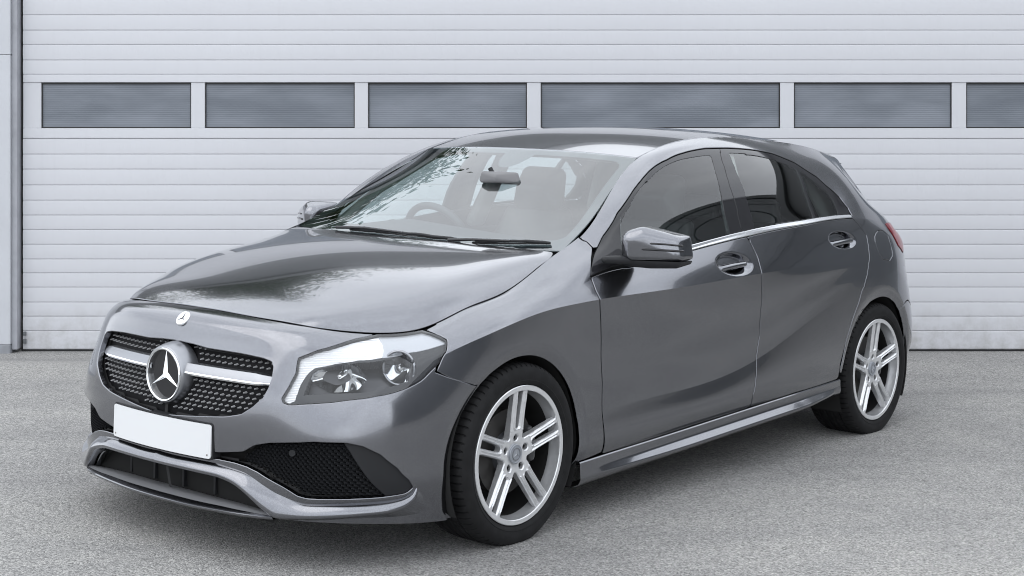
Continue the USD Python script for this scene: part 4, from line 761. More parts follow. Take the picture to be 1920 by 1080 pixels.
# ---------------------------------------------------------------- wheels (axle along y, outer lip of the rim at y = 0)
def make_wheel(path):
    # tyre with grooved tread, flattened where it stands
    pr = [(.226, -.016), (.2335, -.010), (.2415, -.006), (.2465, .001), (.256, .0065), (.2585, .0072), (.260, .0062), (.272, .0085), (.284, .0080), (.296, .0035), (.304, -.003), (.3095, -.009), (.3125, -.014), (.3147, -.022), (.3157, -.032), (.3162, -.042)]
    tread = []
    y = -.048; grooves = [(-.056, -.064), (-.089, -.098), (-.124, -.133), (-.158, -.166)]
    last = -.046
    for a, b in grooves: tread += [(.3166, last), (.3168, a + .0005), (.3095, a - .0015), (.3095, b + .0015), (.3168, b - .0005)]; last = b - .004
    pr = pr + tread + [(.3162, -.178), (.3150, -.190), (.3125, -.202), (.304, -.213), (.284, -.222), (.256, -.219), (.240, -.210), (.226, -.200)]
    pr = np.array(pr); segs = 72 * 10; a = np.linspace(0, 2 * np.pi, segs, endpoint=False)
    R = np.broadcast_to(pr[None, :, 0], (segs, len(pr))).copy(); Y = np.broadcast_to(pr[None, :, 1], R.shape)
    ph = (np.arange(segs) % 10)
    sh = (pr[:, 1] < -.0085) & (pr[:, 1] > -.055) & (pr[:, 0] > .308); sh2 = (pr[:, 1] < -.168) & (pr[:, 1] > -.204) & (pr[:, 0] > .308)
    R[np.ix_((ph == 0) | (ph == 1), sh)] -= .0055; R[np.ix_((ph == 5) | (ph == 6), sh2)] -= .0055
    mid = (pr[:, 1] < -.066) & (pr[:, 1] > -.088) & (pr[:, 0] > .312); R[np.ix_((ph == 3), mid)] -= .004
    V = np.stack([R * np.cos(a)[:, None], Y, R * np.sin(a)[:, None]], -1)
    low = np.clip((-V[..., 2] - .255) / .06, 0, 1); V[..., 1] += .006 * low * (Y > -.02) * (R < .312); V[..., 2] = np.maximum(V[..., 2], -.3028)
    k = len(pr); i = np.arange(segs)[:, None]; j = np.arange(k - 1)[None]; i2 = (i + 1) % segs
    q = [(i * k + j).ravel(), (i * k + j + 1).ravel(), (i2 * k + j + 1).ravel(), (i2 * k + j).ravel()]
    put('tyre', (V.reshape(-1, 3), np.concatenate([np.stack([q[0], q[1], q[2]], 1), np.stack([q[0], q[2], q[3]], 1)])), TYRE, path, smooth=35)
    # rim barrel and lip
    barrel = revolve([(.2335, -.012), (.2405, -.004), (.2408, -.0005), (.2385, .0014), (.2240, .0010), (.2222, -.0010), (.2216, -.006), (.2205, -.020), (.2165, -.032), (.2145, -.044)], 160)
    put('rim_barrel', towards(revolve([(.2145, -.044), (.2125, -.080), (.2150, -.120), (.2200, -.190), (.2270, -.205)], 96), (0, -.1, 0)), BARREL, path, smooth=40)
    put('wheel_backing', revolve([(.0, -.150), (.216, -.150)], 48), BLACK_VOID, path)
    # five pairs of spokes: a plan in the wheel's plane, its face dished, its edges rounded
    def outline(rho, tau):
        p = [(r, t) for r, t in zip(rho, tau)]; return p + [(r, -t) for r, t in p[::-1]]
    spoke = Polygon(outline([.040, .070, .088, .110, .150, .190, .2295], [.033, .0345, .0338, .0335, .0345, .0352, .0368])).buffer(.004).buffer(-.004)
    slot = Polygon(outline([.083, .086, .092, .115, .160, .205, .2195, .2215], [.001, .0052, .0080, .0098, .0112, .0124, .0124, .0090])).buffer(.0015)
    plan = Point(0, 0).buffer(.064, 48)
    for n in range(5):
        plan = plan.union(affinity.rotate(spoke.difference(slot), 90 + 72 * n, origin=(0, 0)))
    fillet = plan.buffer(.010).buffer(-.010).intersection(Point(0, 0).buffer(.095)); plan = plan.union(fillet)
    for n in range(5):
        th = math.radians(90 + 72 * n); plan = plan.difference(Point(.0565 * math.cos(th), .0565 * math.sin(th)).buffer(.0118, 24))
    plan = plan.intersection(Point(0, 0).buffer(.2275, 96)).simplify(.00015)
    n = 231; g = np.linspace(-.2305, .2305, n); GXw, GZw = np.meshgrid(g, g, indexing='ij'); P = np.c_[GXw.ravel(), GZw.ravel()]
    S = Sheet(np.c_[P[:, 0], 0 * P[:, 0], P[:, 1]], np.tile([0, 1.0, 0], (n * n, 1)), grid_faces(n, n)[:, ::-1], P.copy())
    rings = [plan.exterior, *plan.interiors]; pts = np.concatenate([resample(np.array(r.coords), max(40, int(r.length / .0007))) for r in rings])
    near = cKDTree(pts)
    ins = shapely.contains_xy(plan, P[:, 0], P[:, 1]); d = near.query(P)[0]; S = cut(S, np.where(ins, d, -d))
    d = near.query(S.V[:, [0, 2]])[0]; r = np.hypot(S.V[:, 0], S.V[:, 2])
    face = np.interp(r, [0, .034, .045, .075, .11, .16, .205, .2265, .231], [-.026, -.026, -.023, -.0185, -.0165, -.0115, -.0055, -.0005, -.0005])
    kk = np.clip(d / .0055, 0, 1); ridge = np.where(r > .085, .0045 * np.exp(-((d - .0062) / .0030) ** 2), 0) * np.clip((.222 - r) / .02, 0, 1)
    face = face - .0055 * (1 - np.sqrt(1 - (1 - kk) ** 2)) + ridge - .003 * (np.clip((d - .008) / .008, 0, 1)) * (r > .09) * (r < .21)
    S.V[:, 1] = face
    e = rim_edges(S); top = S.V; idx = np.unique(e); loc = np.full(len(top), -1); loc[idx] = np.arange(len(idx)); b0 = top[idx]; rr = np.hypot(b0[:, 0], b0[:, 2])
    depth = np.interp(rr, [.03, .07, .12, .20, .229], [.026, .025, .020, .016, .013])
    out = b0 - np.array([0, 1.0, 0]) * depth[:, None]; nrm = np.zeros_like(b0); t = top[e[:, 1]] - top[e[:, 0]]
    np.add.at(nrm, loc[e[:, 0]], t); np.add.at(nrm, loc[e[:, 1]], t); m = np.cross(nrm, [0, 1.0, 0]); m /= np.maximum(np.linalg.norm(m, axis=1, keepdims=True), 1e-9)
    probe = shapely.contains_xy(plan, b0[:, 0] + m[:, 0] * .002, b0[:, 2] + m[:, 2] * .002); m = np.where(probe[:, None], -m, m); out += m * .0012
    o = len(top); i, j = loc[e[:, 0]], loc[e[:, 1]]
    V = np.concatenate([top, b0, out]); F = np.concatenate([S.F, np.stack([o + i, o + len(idx) + i, o + len(idx) + j], 1), np.stack([o + i, o + len(idx) + j, o + j], 1)])
    spokes = trimesh.Trimesh(V, F, process=False)
    up = spokes.face_normals[:len(S.F), 1].sum() > 0
    if not up: spokes = trimesh.Trimesh(V, F[:, ::-1], process=False)
    put('rim', trimesh.util.concatenate([towards(barrel, (0, -.1, 0)), spokes]), WHEEL, path, smooth=34)
    cap = put('hub_cap', revolve([(.0335, -.030), (.0335, -.0205), (.0320, -.0190), (.0290, -.0185), (.0275, -.0195), (.0262, -.0192), (.0005, -.0178)], 48), principled('hub_cap_grey', (.26, .275, .30), .3, .5), path)
    star = star_mesh(.019, .0045, .0030); v = np.array(star.vertices); star.vertices = np.c_[v[:, 0], v[:, 2] - .0185, v[:, 1]]; star.faces = np.array(star.faces)[:, ::-1]
    put('cap_star', trimesh.util.concatenate([star, tri(mf.Manifold.revolve(mf.CrossSection([[(.0195, -.0008), (.0215, -.0008), (.0215, .0012), (.0195, .0012)]]), 40).rotate((-90, 0, 0)).translate((0, -.0185, 0)))]), SATIN, cap)
    for n in range(5):
        th = math.radians(90 + 72 * n); put('wheel_bolt', tri(mf.Manifold.cylinder(.02, .0085, .0075, 6).rotate((-90, 0, 0)).translate((.0565 * math.cos(th), -.052, .0565 * math.sin(th)))), MATTE_BLACK, path)
    put('brake_disc', revolve([(.070, -.075), (.074, -.068), (.148, -.068), (.148, -.092), (.074, -.092)], 72), IRON_DARK, path)
    put('disc_hub', revolve([(.0, -.05), (.070, -.05), (.074, -.068)], 40), PLASTIC_GREY, path)
    cal = []
    for a in np.radians(np.linspace(150, 205, 12)): cal.append((.128 * math.cos(a), -.062, .128 * math.sin(a)))
    put('brake_caliper', tri(hull([(x, -.056, z, .016) for x, _, z in cal[::3]] + [(x, -.098, z, .016) for x, _, z in cal[::3]] + [(cal[5][0] * 1.16, -.07, cal[5][2] * 1.16, .012)], 12)), CALIPER, path, smooth=40)
    put('tyre_valve', tri(hull([(.150, -.052, -.150, .0045), (.138, -.040, -.138, .004)], 10)), RUBBER, path)

def star_mesh(R, hub, h):
    """A three-pointed star with ridged arms, point up along +y, raised along +z."""
    V, F = [(0, 0, h)], []
    ang = [math.radians(90 + 60 * k) for k in range(6)]
    V += [((R if k % 2 == 0 else R * .135) * math.cos(a), (R if k % 2 == 0 else R * .135) * math.sin(a), 0 if k % 2 else .0004) for k, a in enumerate(ang)]
    V += [(x, y, z - h * .8) for x, y, z in V[1:]]
    for k in range(6):
        a, b = 1 + k, 1 + (k + 1) % 6; F += [(0, a, b), (a, a + 6, b + 6), (a, b + 6, b)]
    return trimesh.Trimesh(np.array(V), np.array(F), process=False)

WY = .869
def wheel_matrix(x, left):
    return Gf.Matrix4d(1, 0, 0, 0, 0, 1, 0, 0, 0, 0, 1, 0, x, WY, .303, 1) if left else Gf.Matrix4d(-1, 0, 0, 0, 0, -1, 0, 0, 0, 0, 1, 0, x, -WY, .303, 1)
first = xform('wheel', car, matrix=wheel_matrix(0, True)); make_wheel(first)
for x, left in ((-2.699, True), (0, False), (-2.699, False)):
    w = UsdGeom.Xform.Define(stage, numbered(car, 'wheel')); w.GetPrim().GetReferences().AddInternalReference(first)
    op = [o for o in w.GetOrderedXformOps()]; (op[0] if op else w.AddTransformOp()).Set(wheel_matrix(x, left))
# wheel housings
for cx, R in ((0, .352), (-2.699, .357)):
    a = np.radians(np.linspace(-28, 208, 48)); rows = []
    for y in (.50, .855): rows.append(np.stack([cx + R * np.cos(a), 0 * a + y, .303 + R * np.sin(a)], 1))
    L = loft(rows, 48); b = np.stack([cx + 0 * a, 0 * a + .50, .303 + 0 * a], 1)
    lin = trimesh.util.concatenate([towards(L, (cx, .7, .303)), towards(loft([rows[0], b], 48), (0, 1, 0), False)])
    both('wheel_housing', lin, BLACK_VOID, smooth=40)
put('underbody', tri(rbox((3.3, 1.5, .05), (-1.35, 0, .20), .02)), BLACK_VOID, car)
for x in (0, -2.699): put('axle', tri(rbox((.14, 1.0, .10), (x, 0, .29), .03)), BLACK_VOID, car)
# ---------------------------------------------------------------- front details
from scipy.interpolate import LinearNDInterpolator
fr = BODY.V[(BODY.V[:, 0] > .25)]
front_x = LinearNDInterpolator(np.concatenate([fr[:, 1:], fr[fr[:, 1] < .3][:, 1:] * [-1, 1]]), np.concatenate([fr[:, 0], fr[fr[:, 1] < .3][:, 0]]))
def fx(y, z): return front_x(np.abs(y), z)
def frontal(poly_uv, n=400):
    """(y, z) outline of an opening, mirrored into one closed polygon when it touches the centre plane."""
    p = uv_points(side, poly_uv, True, .004)[:, 1:]; return Polygon(p).buffer(0)
GRP = Polygon(np.concatenate([uv_points(side, B['grille'], False)[:, 1:], (uv_points(side, B['grille'], False)[:, 1:] * [-1, 1])[::-1]])).buffer(0)
def panel_from(poly, depth, step=.012, drop=None, nose=None):
    """A sheet filling a (y, z) polygon DEPTH behind the front surface."""
    y0, z0, y1, z1 = poly.bounds; ys = np.arange(y0 - step, y1 + step, step); zs = np.arange(z0 - step, z1 + step, step); Yg, Zg = np.meshgrid(ys, zs, indexing='ij')
    Xg = fx(Yg, Zg); ok = ~np.isnan(Xg)
    if not ok.all(): t = cKDTree(np.c_[Yg[ok], Zg[ok]]); Xg[~ok] = Xg[ok][t.query(np.c_[Yg[~ok], Zg[~ok]])[1]]
    X = Xg - depth; P = np.stack([X, Yg, Zg], -1); N = normals(P); N *= np.sign(N[..., 0].sum())
    S = Sheet(P.reshape(-1, 3), N.reshape(-1, 3), grid_faces(*Yg.shape), np.c_[Yg.ravel(), Zg.ravel()])
    pts = resample(np.array(poly.exterior.coords), 1500); d = cKDTree(pts).query(S.V[:, 1:])[0]; ins = shapely.contains_xy(poly, S.V[:, 1], S.V[:, 2])
    return cut(S, np.where(ins, d, -d))
gr = xform('grille', car)
put('grille_backing', panel_from(GRP.buffer(.02), .065).mesh(), BLACK_VOID, gr)
put('grille_mesh', panel_from(GRP.buffer(.012), .040, .012).mesh(), MATTE_BLACK, gr)
# diamond studs in staggered rows
stud_V, stud_F, o = [], [], 0
BLADE_Z = lambda y: .596 - .006 * (abs(y) / .45)
for r, z in enumerate(np.arange(.43, .70, .0165)):
    for c, y in enumerate(np.arange(-.49, .49, .0265)):
        y = y + (r % 2) * .01325
        if not GRP.buffer(-.012).contains(Point(y, z)) or math.hypot(y, z - .57) < .112 or abs(z - BLADE_Z(y)) < .028: continue
        x = float(fx(y, z)) - .040; w, h, d = .0056, .0045, .013
        stud_V += [(x, y - w, z), (x, y, z - h), (x, y + w, z), (x, y, z + h), (x + d, y - w * .45, z), (x + d, y, z - h * .45), (x + d, y + w * .45, z), (x + d, y, z + h * .45)]
        stud_F += [(o + a, o + b, o + c_) for k in range(4) for a, b, c_ in ((k, (k + 1) % 4, 4 + (k + 1) % 4), (k, 4 + (k + 1) % 4, 4 + k))] + [(o + 4, o + 5, o + 6), (o + 4, o + 6, o + 7)]; o += 8
STUD_MAT = principled('satin_grille_stud', (.50, .50, .51), .3, .6)
st_m = trimesh.Trimesh(np.array(stud_V), np.array(stud_F), process=False); st_m.fix_normals()
put('grille_studs', st_m, STUD_MAT, gr, smooth=False, kind='stuff')
# the louvre: matt silver upper face, bright lower edge, on each side of the star
for s in (1, -1):
    ys = np.linspace(.075, .463, 30); up, lo = [], []
    for y in ys:
        x = float(fx(y, .60)) ; z = BLADE_Z(y); t = (y - .075) / .388; fade = 1 - .42 * np.clip((t - .80) / .2, 0, 1)
        xf = x - .008 + .014 * (1 - t) ** 2 - .016 * np.clip((t - .85) / .15, 0, 1)
        up.append([(xf - .035, y * s, z + .023 * fade), (xf - .012, y * s, z + .0215 * fade), (xf - .002, y * s, z + .009 * fade), (xf + .003, y * s, z - .004)])
        lo.append([(xf + .003, y * s, z - .0042), (xf + .0045, y * s, z - .009 * fade), (xf + .001, y * s, z - .015 * fade), (xf - .012, y * s, z - .0195 * fade), (xf - .035, y * s, z - .018 * fade)])
    for nm, arr, mt in (('grille_louvre', up, SATIN), ('louvre_edge', lo, CHROME)):
        arr = np.array(arr); put(nm, towards(trimesh.Trimesh(arr.reshape(-1, 3), grid_faces(*arr.shape[:2]), process=False), (1, 0, 0), False), mt, gr, smooth=35)
SC = np.array([.862, 0, .569])
def around_x(profile, segs=96, squash=1.0):
    """(radius, x) profile turned about the star's axis."""
    m = revolve(profile, segs); v = np.array(m.vertices); return trimesh.Trimesh(np.c_[v[:, 1] + SC[0], v[:, 0], v[:, 2] * squash + SC[2]], np.array(m.faces)[:, ::-1], process=False)
hous = around_x([(.110, -.068), (.1075, -.048), (.1040, -.028), (.0995, -.012), (.0965, -.004), (.0935, -.001), (.0900, -.001)]); 
put('star_housing', towards(hous, (2, 0, .57)), SATIN, gr, smooth=50)
put('star_disc', towards(around_x([(.0001, -.012), (.086, -.012)], 64), (2, 0, .57)), GLOSS_BLACK, gr)
put('star_ring', towards(around_x([(.0915, -.006), (.0912, .001), (.0885, .0042), (.0850, .0038), (.0828, .0005), (.0822, -.012)]), (2, 0, .57)), CHROME, gr, smooth=50)
sm = star_mesh(.0835, .012, .014); v = np.array(sm.vertices); sm = trimesh.Trimesh(np.c_[v[:, 2] + SC[0] - .012, v[:, 0], v[:, 1] + SC[2]], np.array(sm.faces), process=False)
put('star', towards(sm, (1, 0, 0), False), CHROME, gr, smooth=False)
# round badge on the nose
bx = float(fx(0, .752)); bn = np.array([fx(0, .745) - 0, 0, 0]); bm = revolve([(.0001, .0030), (.0205, .0030), (.0212, .0042), (.0262, .0040), (.0285, .0015), (.0285, -.003)], 48); v = np.array(bm.vertices)
tilt = math.atan2(float(fx(0, .745) - fx(0, .760)), .015); c, s_ = math.cos(tilt), math.sin(tilt)
R = np.c_[v[:, 1] * c - v[:, 2] * s_ + bx, v[:, 0], v[:, 1] * s_ + v[:, 2] * c + .752]
badge = put('nose_badge', towards(trimesh.Trimesh(R, np.array(bm.faces), process=False), (1, 0, .6), False), ALU, front_bumper, smooth=40)
sm = star_mesh(.019, .003, .002); v = np.array(sm.vertices); sm = trimesh.Trimesh(np.c_[(v[:, 2] + .0042) * c - v[:, 1] * s_ + bx, v[:, 0], (v[:, 2] + .0042) * s_ + v[:, 1] * c + .752], np.array(sm.faces), process=False)
put('badge_star', towards(sm, (1, 0, .6), False), PLASTIC_GREY, front_bumper, smooth=False)
# number plate, blank, gently bowed, on a black carrier
pl = []; hw, z0, z1 = .26, .3235, .435
def plate_poly(): return Polygon([(-hw, z0), (hw, z0), (hw, z1), (-hw, z1)]).buffer(-.010).buffer(.010, 8)
def bowed(poly, x0, depth, step=.01):
    m = trimesh.creation.extrude_polygon(poly, depth, engine='earcut'); m = m.subdivide_to_size(.03); v = np.array(m.vertices)
    return trimesh.Trimesh(np.c_[x0 + v[:, 2] - .30 * v[:, 0] ** 2 + .012, v[:, 0], v[:, 1]], np.array(m.faces), process=False)
holder = put('plate_holder', bowed(plate_poly().buffer(.006), .838, .0315), PLASTIC, car, smooth=30)
plate = put('number_plate', bowed(plate_poly(), .8705, .004), PLATE, car, smooth=30, label='blank white number plate')
for y in (-.245, .245):
    put('plate_screw', tri(mf.Manifold.sphere(.0035, 12).scale((.5, 1, 1)).translate((.8705 + .016 - .30 * y * y, y, z0 + .012))), IRON, plate)
# side intakes: hollow, honeycomb mesh, fin, sensor
INP = Polygon(uv_points(side, B['intake'], True)[:, 1:]).buffer(0)
ina = panel_from(INP.buffer(.012), .075); both('intake_backing', ina.mesh(), BLACK_VOID)
def honey(poly, depth, pitch=.0150, bar=.0030):
    V, F, o = [], [], 0; y0, zz0, y1, zz1 = poly.bounds; dz = pitch * .62
    for r in range(int((zz1 - zz0) / dz) + 2):
        for c in range(int((y1 - y0) / pitch) + 2):
            y, z = y0 + (c + .5 * (r % 2)) * pitch, zz0 + r * dz
            if not poly.contains(Point(y, z)): continue
            x = fx(y, z)
            if np.isnan(x): continue
            x = float(x) - depth; hex_ = [(math.cos(a) * pitch * .56, math.sin(a) * pitch * .40) for a in np.radians(np.arange(30, 390, 60))]
            slope = float(fx(y + .004, z) - fx(y - .004, z)) / .008 if not np.isnan(fx(y + .004, z) + fx(y - .004, z)) else 0
            for k, (sc, dx) in enumerate(((1, 0), (.80, .004), (.72, 0), (.66, -.014))):
                V += [(x + dx + slope * a * sc, y + a * sc, z + b * sc) for a, b in hex_]
            for k in range(3):
                for q in range(6):
                    a, b = o + 6 * k + q, o + 6 * k + (q + 1) % 6; F += [(a, b, b + 6), (a, b + 6, a + 6)]
            o += 24
    return trimesh.Trimesh(np.array(V), np.array(F), process=False)
mesh_zone = INP.buffer(-.006).intersection(Polygon([(.36, .1), (.36, .5), (.672, .5), (.700, .37), (.765, .22), (.765, .1)]))
both('intake_mesh', towards(honey(mesh_zone, .036), (1, .3, 0), False), PLASTIC, smooth=False, kind='stuff')
put_fin = panel_from(INP.buffer(.004).intersection(Polygon([(.700, .385), (.680, .42), (.9, .42), (.9, .2), (.780, .2)])), .018)
both('intake_fin', edged(put_fin, .03, .004, True), PLASTIC)
sx = float(fx(.53, .372)) - .026
both('parking_sensor', tri(mf.Manifold.cylinder(.012, .0115, .0105, 32).rotate((0, 90, 0)).rotate((0, 0, 35)).translate((sx - .008, .532, .372))), PLASTIC)
# the silver shelf under the intakes that runs from the centre to the corners
bt = smoothline(B['blade_top'], 120); lipc = smoothline(B['blade_lip'], 120).copy(); ch = smoothline(B['chin'], 120)
bt = np.concatenate([[(.842, 0, .322)], bt[1:]]); lipc[0, 1] = 0; bt = smoothline(bt, 120)
def bulged(a, b, k, out=np.array([.7, .5, -.35])): return (a + b) / 2 + np.asarray(out) / np.linalg.norm(out) * k
kc = np.clip(bt[:, 1:2] / .12, 0, 1); deep = bt - np.array([.03, .012, .0]) * np.c_[kc ** 0, kc, kc]
n_ = 120; q = [deep, bt + [.0, 0, -.004], bt * .7 + lipc * .3 + np.c_[.006 * kc ** 0, .004 * kc, .006 * kc ** 0], bt * .35 + lipc * .65 + np.c_[.008 * kc ** 0, .006 * kc, .007 * kc ** 0], bt * .1 + lipc * .9 + np.c_[.004 * kc ** 0, .003 * kc, .004 * kc ** 0], lipc, lipc + np.c_[-.003 * kc ** 0, -.002 * kc, -.006 * kc ** 0]]
tail = lipc + np.stack([-.03 + 0 * lipc[:, 0], -.012 * np.clip(lipc[:, 1] / .12, 0, 1), -.016 + 0 * lipc[:, 0]], 1)
shelf = np.stack(q + [tail], 1); both('bumper_shelf', towards(trimesh.Trimesh(shelf.reshape(-1, 3), grid_faces(n_, shelf.shape[1]), process=False), (1, .5, .6), False), PAINT, smooth=30)
# chin below the shelf
kk = np.argmin(np.linalg.norm(lipc - np.array(B['splitter'][-1]), axis=1)); lo_lip = resample(lipc[kk:] + [-.002, -.002, -.004], 60); chm = resample(ch, 60)
chin = np.stack([lo_lip, lo_lip * .6 + chm * .4 - [.004, .003, 0], chm, chm - [.06, .03, .004]], 1)
both('bumper_chin', towards(trimesh.Trimesh(chin.reshape(-1, 3), grid_faces(60, 4), process=False), (.6, .6, 0), False), PAINT, smooth=30)
# splitter: floor of the centre intake with a rounded lip
sp_ = np.array([(.885, 0, .1615), (.881, .1325, .1615), (.861, .3362, .1655), (.835, .4364, .1660), (.803, .498, .1655)])
spl = smoothline(np.concatenate([(sp_ * [1, -1, 1])[::-1], sp_[1:]]), 90); k = np.linspace(-1, 1, 90)[:, None]; nar = np.sqrt(np.clip(1.02 - k ** 2, 0, 1))
flo = [spl + np.c_[-.130 * nar, 0 * k, .004 * nar], spl + np.c_[-.056 * nar, 0 * k, .021 * nar], spl + np.c_[-.038 * nar, 0 * k, .018 * nar], spl + np.c_[-.018 * nar, 0 * k, .0108 * nar], spl + [-.0045, 0, .0042]]
put('splitter_floor', towards(trimesh.Trimesh(np.stack(flo, 1).reshape(-1, 3), grid_faces(90, 5), process=False), (0, 0, 1), False), principled('satin_grey_floor', (.16, .162, .17), .42), car, smooth=40)
sections = [spl + np.c_[-.02 * nar, 0 * k, .012 * nar], spl + [-.004, 0, .004], spl + [.001, 0, .0], spl + [.0, 0, -.005], spl + [-.005, 0, -.009], spl + [-.06, 0, -.010]]
m = np.stack(sections, 1); m = trimesh.Trimesh(m.reshape(-1, 3), grid_faces(90, len(sections)), process=False); put('front_splitter', towards(m, (1, 0, .3), False), PAINT, car, smooth=35)
# centre intake: slats, posts and a dark back
wallr = [spl + np.c_[-.122 * nar, 0 * k, -.03 + 0 * k], spl * [1, .96, 0] + np.c_[-.110 * nar, 0 * k, .30 + 0 * k]]; put('lower_intake', towards(trimesh.Trimesh(np.stack(wallr, 1).reshape(-1, 3), grid_faces(90, 2), process=False), (1, 0, 0), False), BLACK_VOID, car, smooth=40)
li = xform('lower_grille', car)
for z in (.205, .218, .231, .244): put('grille_slat', tri(rbox((.02, .80, .004), (.735 - .02 * abs(z), 0, z), .0012)), PLASTIC, li)
for y in (-.40, -.28, -.14, .02, .18, .34): put('grille_post', tri(rbox((.055, .010, .10), (.755 - .12 * y * y, y, .228), .002)), PLASTIC, li)
# headlamps
hl = xform('headlamp', car), xform('headlamp', car)
LB = clip(BODY, LAMP, -.02); LB = refine(LB, lambda V: np.ones(len(V), bool), 2)
lens = edged(clip(LB, LAMP, .002), .006, .002); sub_both('lens', lens, LENS, hl)
seal = clip(LB, LAMP, .0003); sub_both('lens_seal', edged(offset(cut(seal, -phi_poly(side, LAMP, seal) + .005), -.0025), .012, .0006), GLOSS_BLACK, hl)
sub_both('lamp_housing', offset(clip(LB, LAMP, -.004), -.075).mesh(), principled('lamp_housing_silver', (.06, .06, .064), .3, .5), hl)
LW = B['lamp_white']; sub_both('light_guide', edged(offset(clip(clip(LB, LAMP, .007), LW, .0), -.012), .010, .003), LAMP_WHITE, hl)
sub_both('lamp_rear_cover', edged(offset(clip(clip(LB, LAMP, .007), B['lamp_grey'], .0), -.010), .010, .003), principled('lamp_cover_silver', (.42, .43, .45), .3, .5), hl)
bez = offset(clip(LB, LAMP, .0045), -.012); 
for k_ in ('lamp_white', 'lamp_grey', 'lamp_window'): bez = clip(bez, B[k_], .0, False)
sub_both('bezel', edged(bez, .045, .003), principled('lamp_bezel_grey', (.022, .0225, .025), .3), hl)
def bowl(c, n, up, a, b, depth, mat, name, facets=0):
    n = np.array(n, float) / np.linalg.norm(n); u = np.cross(up, n); u /= np.linalg.norm(u); w = np.cross(n, u); th = np.linspace(0, 2 * np.pi, 49)[:-1]; rows = []
    for t in np.linspace(1, .12, 9):
        k = 1 + .035 * np.cos(facets * th) * t if facets else 1
        rows.append(np.array(c) + (np.cos(th) * a * t * k)[:, None] * u + (np.sin(th) * b * t * k)[:, None] * w - n * depth * (1 - t * t))
    P = np.stack(rows, 0); V = P.reshape(-1, 3); F = []
    for i in range(8):
        for j in range(48): l = (j + 1) % 48; F += [(i * 48 + j, i * 48 + l, i * 48 + 48 + l), (i * 48 + j, i * 48 + 48 + l, i * 48 + 48 + j)]
    m = towards(trimesh.Trimesh(V, np.array(F), process=False), np.array(c) + n * 2); sub_both(name, m, mat, hl, smooth=25 if facets else 40)
    bulb = hull([(*(np.array(c) - n * depth * .9), a * .16), (*(np.array(c) - n * depth * .25), a * .10)], 12); sub_both('bulb', tri(bulb), CHROME, hl, smooth=40)
fwd = np.array([.85, .45, -.02])
bowl(B['lamp_c1'], fwd, (0, 0, 1), .092, .050, .060, CHROME, 'reflector', 7)
bowl(B['lamp_c2'], fwd, (0, 0, 1), .052, .055, .050, CHROME, 'reflector')
c2 = np.array(B['lamp_c2']); ring = []
for a in np.linspace(0, 6.2832, 40, endpoint=False):
    u = np.cross((0, 0, 1), fwd); u /= np.linalg.norm(u); ring.append(c2 + u * math.cos(a) * .053 + np.array([0, 0, 1]) * math.sin(a) * .055)
sub_both('reflector_ring', tube(ring, .0045, 8, True), SATIN, hl, smooth=60)
# ---------------------------------------------------------------- mirrors, wipers, cabin
def mirror_parts():
    D = np.array([-.05, -.03, 0])
    at = lambda L: [(*(np.array(q[:3]) + D), q[3]) for q in L]
    shell = hull(at([(-.566, .912, .970, .036), (-.566, .914, 1.018, .040), (-.590, .945, 1.030, .042), (-.650, 1.062, .968, .027), (-.650, 1.050, 1.012, .030), (-.690, .90, .968, .022), (-.690, .91, 1.045, .022), (-.718, 1.07, .965, .016), (-.715, 1.06, 1.025, .016)]), 24)
    shell = shell.trim_by_plane((0, 0, 1.0), .9475)
    base = hull(at([(-.565, .900, .945, .026), (-.640, 1.065, .945, .023), (-.690, .90, .945, .018), (-.715, 1.07, .945, .014), (-.60, .98, .932, .016), (-.66, 1.05, .932, .014)]), 20).trim_by_plane((0, 0, -1.0), -.9455)
    arm = hull([(-.505, .842, .948, .014), (-.575, .842, .948, .014), (-.610, .890, .942, .013), (-.66, .890, .942, .013)], 16)
    return shell, base, arm
sh, ba, ar = mirror_parts()
fold = Gf.Matrix4d().SetTranslate(Gf.Vec3d(.0, .03, -.006))
mir = xform('door_mirror', car), xform('door_mirror', car, matrix=fold)
ms = tri(sh.refine_to_length(.010)); ms.merge_vertices(); trimesh.smoothing.filter_taubin(ms, .5, .51, 40); sub_both('mirror_shell', ms, PAINT, mir, smooth=70); sub_both('mirror_base', tri(ba), PLASTIC, mir, smooth=40); sub_both('mirror_arm', tri(ar), PLASTIC, mir, smooth=40)
# two slim turn-signal lenses let into the shell
shell_t = ms
def on_shell(pts, w, lift):
    q = resample(pts, 24); out = []
    ray = trimesh.ray.ray_triangle.RayMeshIntersector(shell_t)
    for p in q:
        d = np.array([-.80, -.55, 0]); d /= np.linalg.norm(d); l, r_, t_ = ray.intersects_location([p - d * .6], [d], multiple_hits=False)
        if len(l): out.append(l[0] - d * lift)
    return np.array(out)
for pts, w in (([(-.62, .925, .990), (-.65, .99, .989), (-.705, 1.06, .986)], .0045), ([(-.63, .955, 1.012), (-.66, 1.0, 1.011), (-.705, 1.055, 1.006)], .0038)):
    o = on_shell(pts, w, .0005)
    if len(o) > 3: sub_both('turn_signal', tube(o, np.r_[.0015, np.full(len(o) - 2, w), .002], 10), GLOSS_BLACK, mir, smooth=60)
g = tri(rbox((.006, .14, .075), (0, 0, 0), .002)); v = np.array(g.vertices) @ np.array([[math.cos(.18), -math.sin(.18), 0], [math.sin(.18), math.cos(.18), 0], [0, 0, 1]]); sub_both('mirror_glass', trimesh.Trimesh(v + [-.772, .955, 1.0], g.faces, process=False), MIRROR, mir)
def screen_at(y, x):
    s = np.linspace(0, scr_net.n - 1, 160); t = np.linspace(0, scr_net.m - 1, 160); P = scr_net.grid(s, t).reshape(-1, 3)
    i = np.argmin((P[:, 1] - y) ** 2 + (P[:, 0] - x) ** 2); return P[i]
